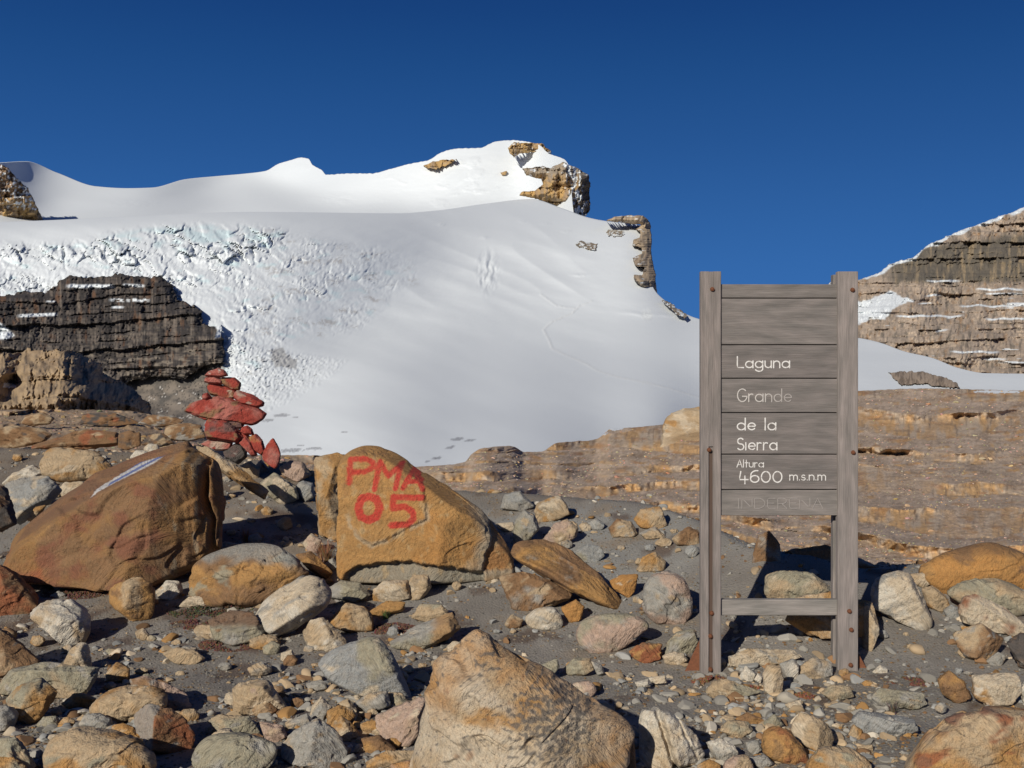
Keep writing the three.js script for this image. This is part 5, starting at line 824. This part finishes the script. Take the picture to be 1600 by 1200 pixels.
  const GL = {                                                            // [width, strokes]
    L: [0.5, [[[0, 1], [0, 0], [0.5, 0]]]], a: [0.62, [bowl, [[0.6, 0.6], [0.6, 0]]]], g: [0.62, [bowl, [[0.6, 0.6], [0.6, -0.1], ...arc(0.3, -0.1, 0.3, 0.24, 0, -155)]]], u: [0.52, [[[0, 0.6], [0, 0.24], ...arc(0.25, 0.24, 0.25, 0.24, 180, 360)], [[0.5, 0.6], [0.5, 0]]]],
    n: [0.52, [[[0, 0], [0, 0.6]], [...arc(0.25, 0.35, 0.25, 0.25, 180, 0), [0.5, 0]]]], r: [0.36, [[[0, 0], [0, 0.6]], arc(0.22, 0.34, 0.22, 0.26, 180, 62)]], d: [0.62, [bowl, [[0.6, 1], [0.6, 0]]]], e: [0.58, [[[0.02, 0.31], [0.57, 0.31], ...arc(0.3, 0.3, 0.28, 0.29, 5, 320, 20)]]], l: [0.05, [[[0, 1], [0, 0]]]],
    S: [0.55, [[...arc(0.28, 0.74, 0.25, 0.25, 40, 250, 14), ...arc(0.28, 0.25, 0.27, 0.25, 75, -145, 16)]]], i: [0.05, [[[0, 0.6], [0, 0]]]], G: [0.74, [[...arc(0.4, 0.5, 0.38, 0.5, 48, 350, 22), [0.78, 0.42], [0.42, 0.42]]]], A: [0.66, [[[0, 0], [0.33, 1], [0.66, 0]], [[0.12, 0.34], [0.54, 0.34]]]], t: [0.34, [[[0.15, 0.95], [0.15, 0]], [[0, 0.6], [0.34, 0.6]]]],
    4: [0.66, [[[0.1, 0.95], [0, 0.24], [0.66, 0.24]], [[0.42, 0.55], [0.42, -0.12]]]], 6: [0.66, [[...arc(0.5, 0.62, 0.46, 0.42, 80, 180, 8), ...arc(0.34, 0.3, 0.32, 0.3, 180, 540, 20)]]], 0: [0.72, [arc(0.36, 0.48, 0.34, 0.48, 90, 450, 24)]], m: [0.84, [[[0, 0], [0, 0.6]], [...arc(0.2, 0.38, 0.2, 0.22, 180, 0, 10), [0.4, 0]], [...arc(0.6, 0.38, 0.2, 0.22, 180, 0, 10), [0.8, 0]]]], s: [0.42, [[...arc(0.2, 0.45, 0.18, 0.15, 40, 250, 9), ...arc(0.2, 0.15, 0.2, 0.15, 75, -145, 10)]]], '.': [0.05, [[[0, 0.03], [0.02, 0.02]]]], ' ': [0.3, []],
    I: [0.08, [[[0.03, 1], [0.03, 0]]]], N: [0.66, [[[0, 0], [0, 1], [0.66, 0], [0.66, 1]]]], D: [0.66, [[[0, 0], [0, 1], ...arc(0.2, 0.5, 0.46, 0.5, 90, -90), [0, 0]]]], E: [0.5, [[[0.5, 1], [0, 1], [0, 0], [0.5, 0]], [[0, 0.52], [0.42, 0.52]]]], R: [0.58, [[[0, 0], [0, 1], ...arc(0.3, 0.74, 0.26, 0.26, 90, -90, 9), [0, 0.48]], [[0.26, 0.48], [0.58, 0]]]],
  };
  const WX = z => 1060 + z * 320 / 565, WY = z => 400 + z * 320 / 565;
  function lettering(text, x0, x1, yBase, yCap, r, colorAt, parent, label, cap = 1) {
    const X0 = sx(WX(x0)), X1 = sx(WX(x1)), Y0 = sy(WY(yBase)), H = (sy(WY(yCap)) - Y0) / cap, gap = 0.17; let w = 0; for (const ch of text) w += GL[ch][0] + gap; w -= gap;
    const sc = (X1 - X0) / w, parts = []; let u = 0;
    for (const ch of text) {
      for (const st of GL[ch][1]) {
        const pts = st.map(([a, b]) => new THREE.Vector3(X0 + (u + a) * sc, Y0 + b * H, 0)), path = new THREE.CurvePath();
        for (let i = 1; i < pts.length; i++) if (pts[i].distanceTo(pts[i - 1]) > 1e-4) path.add(new THREE.LineCurve3(pts[i - 1], pts[i]));
        const t = new THREE.TubeGeometry(path, Math.max(3, pts.length * 2), r, 6), ends = [pts[0], pts[pts.length - 1]].map(p => { const q = new THREE.SphereGeometry(r, 8, 6); q.translate(p.x, p.y, p.z); return q; });
        parts.push(t, ...ends);
      }
      u += GL[ch][0] + gap;
    }
    const geo = mergeGeometries(parts), P = geo.attributes.position, col = new Float32Array(P.count * 3), pm = parent.position;
    for (let i = 0; i < P.count; i++) { const x = P.getX(i), y = P.getY(i); col.set(colorAt((x - X0) / (X1 - X0), x, y), i * 3); P.setXYZ(i, x - base[0] - pm.x, y - base[1] - pm.y, P.getZ(i) * 0.22); }
    geo.setAttribute('color', new THREE.BufferAttribute(col, 3)); geo.computeVertexNormals();
    add('lettering', geo, new THREE.MeshStandardMaterial({ vertexColors: true, roughness: 0.8 }), 0, 0, 0.0215, parent, label);
  }
  const white = (t, x, y) => mix3([0.62, 0.60, 0.57], [0.40, 0.37, 0.345], ss(0.1, 0.5, noise(x * 90, y * 90, 2) + 0.3 * noise(x * 20, y * 400, 3)));
  const fading = (t, x, y) => mix3([0.47, 0.44, 0.41], [0.285, 0.26, 0.243], clamp(ss(0.25, 1.0, t) + 0.35 * noise(x * 70, y * 70, 2)));
  const ghost = (t, x, y) => mix3([0.285, 0.257, 0.24], [0.262, 0.235, 0.22], ss(-0.35, 0.1, noise(x * 45, y * 45, 8)));
  const xa = sx(1118), xb = sx(1318);
  add('backing_board', board(xb - xa - 0.01, sy(447) - sy(803), 0.014, 33, true, 0.002), woodMat([0.10, 0.09, 0.085], 1, 0.5, 0.5), ...L((xa + xb) / 2, (sy(447) + sy(803)) / 2, -0.066));
  const plank = (y0, y1, seed, tint, dz = 0, x1 = xb, label) => add('plank', board(x1 - xa, sy(y0) - sy(y1), 0.04, seed, false, 0.005), woodMat(tint, seed % 2, seed * 0.213 % 1, seed * 0.377 % 1), ...L((xa + x1) / 2, (sy(y0) + sy(y1)) / 2, -0.034 + dz), g, label);
  plank(443.5, 465, 11, [0.27, 0.243, 0.228], -0.004, xb, 'narrow top rail of the sign board');
  plank(466.2, 538, 12, [0.285, 0.255, 0.24]);
  const p2 = plank(539.2, 590.6, 13, [0.262, 0.232, 0.22], 0.001, xb, 'board lettered Laguna'), p3 = plank(591.8, 644.4, 14, [0.275, 0.246, 0.232], -0.001, xb, 'board with the worn word Grande'), p4 = plank(645.6, 709.6, 15, [0.268, 0.238, 0.225], 0.001, xb, 'board lettered de la Sierra'), p5 = plank(710.8, 765, 16, [0.255, 0.226, 0.214], 0, xb, 'board lettered Altura 4600 m.s.n.m'), p6 = plank(766.2, 806, 17, [0.305, 0.275, 0.256], 0.0015, xb, 'pale worn bottom board of the sign');
  lettering('Laguna', 164, 309, 308, 278, 0.0039, white, p2); lettering('Grande', 164, 314, 402, 367, 0.0034, fading, p3);
  lettering('de', 164, 214, 480, 448, 0.0039, white, p4); lettering('la', 241, 271, 480, 448, 0.0039, white, p4); lettering('Sierra', 164, 274, 535, 503, 0.0039, white, p4);
  lettering('Altura', 163, 237, 583, 563, 0.0027, white, p5); lettering('4600', 170, 288, 625, 594, 0.0039, white, p5); lettering('m.s.n.m', 309, 409, 619, 605, 0.0029, white, p5, null, 0.6);
  lettering('INDERENA', 166, 400, 697, 669, 0.0022, ghost, p6);
  add('crossbar', board(sx(1312) - sx(1121), sy(938) - sy(963), 0.045, 21, false, 0.006), woodMat([0.37, 0.34, 0.315], 0, 0.3, 0.55), ...L((sx(1121) + sx(1312)) / 2, (sy(938) + sy(963)) / 2, -0.040));
  const bolt = (x, y, z = 0, r = 0.0125) => { const q = new THREE.CylinderGeometry(r * 0.8, r, 0.012, 10); q.rotateX(Math.PI / 2); const n = new THREE.SphereGeometry(r * 0.62, 8, 6); n.scale(1, 1, 0.6); n.translate(0, 0, 0.006); add('bolt', mergeGeometries([q, n]), rust, ...L(sx(x), sy(y), z + 0.004)); };
  for (const [x, y] of [[1113, 452], [1108, 703, 1], [1112, 958], [1110, 994], [1110, 1046]]) bolt(x, y, y > 703 ? -0.002 : 0);
  for (const [x, y] of [[1332, 453], [1333, 707], [1327, 955], [1330, 984], [1329, 1039]]) bolt(x, y);
  // rusty angle brackets at the feet
  for (const [a, pts] of [['left bracket', [[1070, 1058], [1097, 1000], [1097, 1058]]], ['right bracket', [[1338.5, 1012], [1364, 1058], [1338.5, 1058]]]]) {
    const s = new THREE.Shape(pts.map(([x, y]) => new THREE.Vector2(sx(x) - base[0], sy(y) - base[1]))), q = new THREE.ExtrudeGeometry(s, { depth: 0.006, bevelEnabled: true, bevelSize: 0.001, bevelThickness: 0.001, bevelSegments: 1 });
    add('bracket', q, rust, 0, 0, -0.05, g);
  }
  thing(g, 'wooden_sign', 'weathered grey wooden sign board on two posts, lettered in white', 'sign');
}

// ---------------------------------------------------------------- gravel, rubble, plants
{
  const R = rng(31), dummy = new THREE.Object3D(), col = new THREE.Color();
  const chip = seed => { const g = sphere(7).clone(), P = g.attributes.position, r = rng(seed), pl = []; for (let i = 0; i < 7; i++) { const v = new THREE.Vector3(r() - 0.5, (r() - 0.5) * 0.8, r() - 0.5).normalize(); pl.push([v, 0.42 + 0.35 * r()]); } const v = new THREE.Vector3(); for (let i = 0; i < P.count; i++) { v.fromBufferAttribute(P, i); let q = 1; for (const [n, d] of pl) { const t = n.dot(v); if (t > 0.01) q = Math.min(q, d / t); } P.setXYZ(i, v.x * q, v.y * q * 0.66, v.z * q); } const n = g.toNonIndexed(); n.computeVertexNormals(); return n; };
  const low = seed => { const r = rng(seed), g = mergeVertices((() => { const q = new THREE.IcosahedronGeometry(1, 1); q.deleteAttribute('uv'); q.deleteAttribute('normal'); return q; })()), P = g.attributes.position; for (let i = 0; i < P.count; i++) { const q = 0.6 + 0.75 * r(); P.setXYZ(i, P.getX(i) * q, P.getY(i) * q * 0.65, P.getZ(i) * q); } const n = g.toNonIndexed(); n.computeVertexNormals(); return n; };
  const scatter = (name, label, geos, n, place) => {
    const per = Math.ceil(n / geos.length);
    geos.forEach((geo, gi) => {
      const m = new THREE.InstancedMesh(geo, M.pebble, per);
      for (let i = 0; i < per; i++) { const [p, s, c] = place(); dummy.position.set(...p); dummy.rotation.set((R() - 0.5) * 0.9, R() * 6.28, (R() - 0.5) * 0.9); dummy.scale.set(s * (0.7 + 0.7 * R()), s * (0.6 + 0.6 * R()), s * (0.7 + 0.7 * R())); dummy.updateMatrix(); m.setMatrixAt(i, dummy.matrix); m.setColorAt(i, col.setRGB(...c)); }
      m.name = numbered(name); m.userData = { kind: 'stuff', label }; scene.add(shade(m));
    });
  };
  const stone = () => { const q = R(), t = 0.6 + 0.5 * R(), c = q < 0.40 ? C.grey : q < 0.62 ? C.tan : q < 0.72 ? C.silt : q < 0.79 ? C.pale : q < 0.82 ? C.white : q < 0.88 ? C.ochre : C.brown; return c.map(v => Math.min(0.8, v * t)); };
  const spot = (dens) => { for (let k = 0; k < 30; k++) { const d = 3.9 * Math.pow(11 / 3.9, Math.pow(R(), 1.15)), X = -60 + 1720 * R(), x = (X - 800) / F * d, z = -d; if (R() < dens(x, z, X, d) || k === 29) return [x, z, d, X]; } };
  // loose patches of rubble: under the slabs in the middle, round the sign's feet, along the front
  const patchy = (x, z, X, d) => { const y = 600 + EYE / d * F; let q = ss(0.02, 0.3, fbm(x * 1.3, z * 1.3, 41, 3)); q = Math.max(q, ss(130, 50, Math.hypot(X - 580, (y - 1110) * 1.4)), ss(190, 80, Math.hypot(X - 1210, (y - 1080) * 1.6)), 0.8 * ss(160, 60, Math.hypot(X - 1300, (y - 1150) * 1.8))); return 0.10 + 0.9 * q; };
  const even = (x, z) => 0.35 + 0.65 * ss(-0.2, 0.3, fbm(x * 2.1, z * 2.1, 71, 3));
  scatter('gravel', 'fine gravel on the ground', [low(1), low(2), low(3)], 30000, () => { const [x, z] = spot(even), s = 0.0035 + 0.006 * R() * R(); return [[x, groundY(x, z) + s * 0.2, z], s, stone().map(v => v * 0.55)]; });
  scatter('pebbles', 'pebbles strewn over the gravel', [low(5), low(6), low(7), low(8)], 2600, () => { const [x, z] = spot(patchy), s = 0.006 + 0.011 * R() * R(); return [[x, groundY(x, z) + s * 0.2, z], s, stone()]; });
  scatter('small_stones', 'small stones scattered between the rocks', [chip(11), chip(12), chip(13), chip(14), chip(15)], 2300, () => { const [x, z] = spot(patchy), s = 0.018 + 0.034 * R() * R(); return [[x, groundY(x, z) + s * 0.15, z], s, stone()]; });
  // rubble on the far slope, following its surface
  const rub = () => { for (;;) { const X = -60 + 1740 * R(), y = tTop(X) + 2 + (tBot(X) - tTop(X)) * R(), d = tDepth(X, y); if (ledge(X, y)[0] < 0.3 || R() < 0.12) { const p = at(X, y, d), left = ss(560, 380, X), big = R() < 0.035 + 0.10 * left, s = (big ? 2.2 + 3.0 * R() : 0.7 + 1.3 * R()) * d / F, k = 1.15 - 0.4 * left, c = (R() < 0.6 ? [0.50, 0.37, 0.25] : R() < 0.6 ? [0.36, 0.26, 0.17] : [0.46, 0.28, 0.13]).map(v => v * k * (0.75 + 0.4 * R())); return [p, s, c]; } } };
  scatter('rubble', 'rubble lying on the treads of the rock slope', [chip(21), chip(22), chip(23)], 8000, rub);
}
{
  // dry grass tufts
  const blade = new THREE.MeshStandardMaterial({ color: 0xffffff, vertexColors: true, roughness: 0.9, side: THREE.DoubleSide });
  const tuft = (X, y, d, n, h, tone, seed) => {
    const r = rng(seed), pos = [], col = [], p0 = at(X, y, d), gy = groundY(p0[0], p0[2]);
    for (let i = 0; i < n; i++) {
      const a = r() * 6.283, b = r() * 0.5 * h, l = h * (0.5 + 0.7 * r()), lean = 0.2 + 0.6 * r(), w = 0.0016 + 0.0012 * r(), ca = Math.cos(a), sa = Math.sin(a);
      let px0 = ca * b * 0.6, pz0 = sa * b * 0.6, py0 = -0.01; const c = tone.map(v => v * (0.6 + 0.8 * r()));
      for (let s = 0; s < 4; s++) { const t1 = (s + 1) / 4, nx = ca * (b * 0.6 + lean * l * t1 * t1), nz = sa * (b * 0.6 + lean * l * t1 * t1), ny = l * t1 * (1 - 0.25 * lean * t1), w0 = w * (1 - s / 4), w1 = w * (1 - t1) + 0.0002, ux = -sa, uz = ca;
        pos.push(px0 - ux * w0, py0, pz0 - uz * w0, px0 + ux * w0, py0, pz0 + uz * w0, nx + ux * w1, ny, nz + uz * w1, px0 - ux * w0, py0, pz0 - uz * w0, nx + ux * w1, ny, nz + uz * w1, nx - ux * w1, ny, nz - uz * w1); for (let q = 0; q < 6; q++) col.push(...c); px0 = nx; py0 = ny; pz0 = nz; }
    }
    const g = new THREE.BufferGeometry(); g.setAttribute('position', new THREE.Float32BufferAttribute(pos, 3)); g.setAttribute('color', new THREE.Float32BufferAttribute(col, 3)); g.computeVertexNormals();
    const m = new THREE.Mesh(g, blade); m.position.set(p0[0], gy, p0[2]); return m;
  };
  const dry = [0.26, 0.13, 0.06], straw = [0.34, 0.23, 0.11], green = [0.09, 0.12, 0.035];
  thing(tuft(508, 876, gDist(508, 884), 260, 0.17, dry, 5), 'grass_tuft', 'dry reddish grass tuft at the left foot of the painted boulder', 'grass', 'grass tufts among the rocks');
  thing(tuft(603, 962, gDist(603, 966), 150, 0.055, green, 6), 'grass_tuft', 'small fresh green tuft right of the orange cube-like block', 'grass', 'grass tufts among the rocks');
  thing(tuft(678, 1180, 4.5, 150, 0.07, straw, 7), 'grass_tuft', 'yellow-green tuft at the left foot of the largest front boulder', 'grass', 'grass tufts among the rocks');
  thing(tuft(92, 1180, 4.45, 40, 0.10, dry, 8), 'grass_tuft', 'thin dry tuft before the rounded ochre boulder at the bottom left', 'grass', 'grass tufts among the rocks');
  thing(tuft(1395, 1108, gDist(1395, 1112), 110, 0.055, [0.12, 0.09, 0.075], 9), 'grass_tuft', 'dark withered tuft above the layered flat grey stone', 'grass', 'grass tufts among the rocks');
  thing(tuft(385, 836, gDist(385, 846), 90, 0.12, dry, 10), 'grass_tuft', 'dry tuft in the black shade right of the largest leaning boulder', 'grass', 'grass tufts among the rocks');
  // low cushion plants: tiny leaf clumps hugging the ground
  const leafG = new THREE.IcosahedronGeometry(1, 0), R = rng(99), dummy = new THREE.Object3D(), c = new THREE.Color(), mat = new THREE.MeshStandardMaterial({ color: 0xffffff, roughness: 0.95 });
  const cushion = (label, X, y, w, h, n0, tones) => {
    const n = Math.round(n0 * 2.2), m = new THREE.InstancedMesh(leafG, mat, n), d0 = gDist(X, y), q = d0 / F;
    for (let i = 0; i < n; i++) {
      const a = R() * 6.283, r = Math.sqrt(R()), x = (X - 800) * q + Math.cos(a) * r * w * q, z = -d0 + Math.sin(a) * r * w * q * 0.55, up = (noise(x * 9, z * 9, 6) < -0.12 ? -0.03 : 0) + h * q * Math.max(0, 1 - r * r) * (0.5 + 0.5 * noise(x * 14, z * 14, 3) + 0.3) * R(), s = 0.0028 + 0.0034 * R();
      dummy.position.set(x, groundY(x, z) + up, z); dummy.rotation.set(R() * 3, R() * 3, R() * 3); dummy.scale.set(s * 1.5, s, s * 0.8); dummy.updateMatrix(); m.setMatrixAt(i, dummy.matrix);
      const t = tones[Math.floor(R() * tones.length)]; m.setColorAt(i, c.setRGB(...t.map(v => v * (0.6 + 0.8 * R()))));
    }
    m.name = numbered('cushion_plants'); m.userData = { kind: 'stuff', label }; scene.add(shade(m));
  };
  const moss = [[0.06, 0.065, 0.025], [0.09, 0.045, 0.03], [0.05, 0.04, 0.025]], red = [[0.11, 0.045, 0.03], [0.08, 0.04, 0.03], [0.13, 0.075, 0.04]], rustM = [[0.17, 0.07, 0.03], [0.12, 0.055, 0.03], [0.20, 0.10, 0.045]];
  for (const [l, X, y, w, h, n, t] of [['dark moss along the foot of the largest leaning boulder', 60, 902, 46, 9, 900, moss], ['dark moss along the foot of the largest leaning boulder', 130, 912, 62, 11, 1500, moss], ['reddish ground cover left of the striped ochre boulder', 125, 928, 60, 5, 900, red], ['dark moss below the lumpy brown boulder', 330, 952, 70, 6, 1000, moss], ['reddish ground cover by the flat-topped stone', 305, 975, 40, 5, 500, red], ['reddish ground cover by the flat-topped stone', 360, 1010, 50, 5, 700, red], ['reddish ground cover by the orange cube-like block', 610, 982, 46, 5, 600, red], ['brown moss at the foot of the left sign post', 1112, 1064, 32, 9, 700, rustM], ['brown moss at the foot of the left sign post', 1170, 1076, 30, 5, 400, rustM], ['brown moss under the right sign post', 1420, 1068, 40, 5, 500, red], ['rusty moss before the sign between its posts', 1254, 1092, 18, 10, 300, rustM]]) cushion(l, X, y, w, h, n, t);
}

renderer.render(scene, camera);
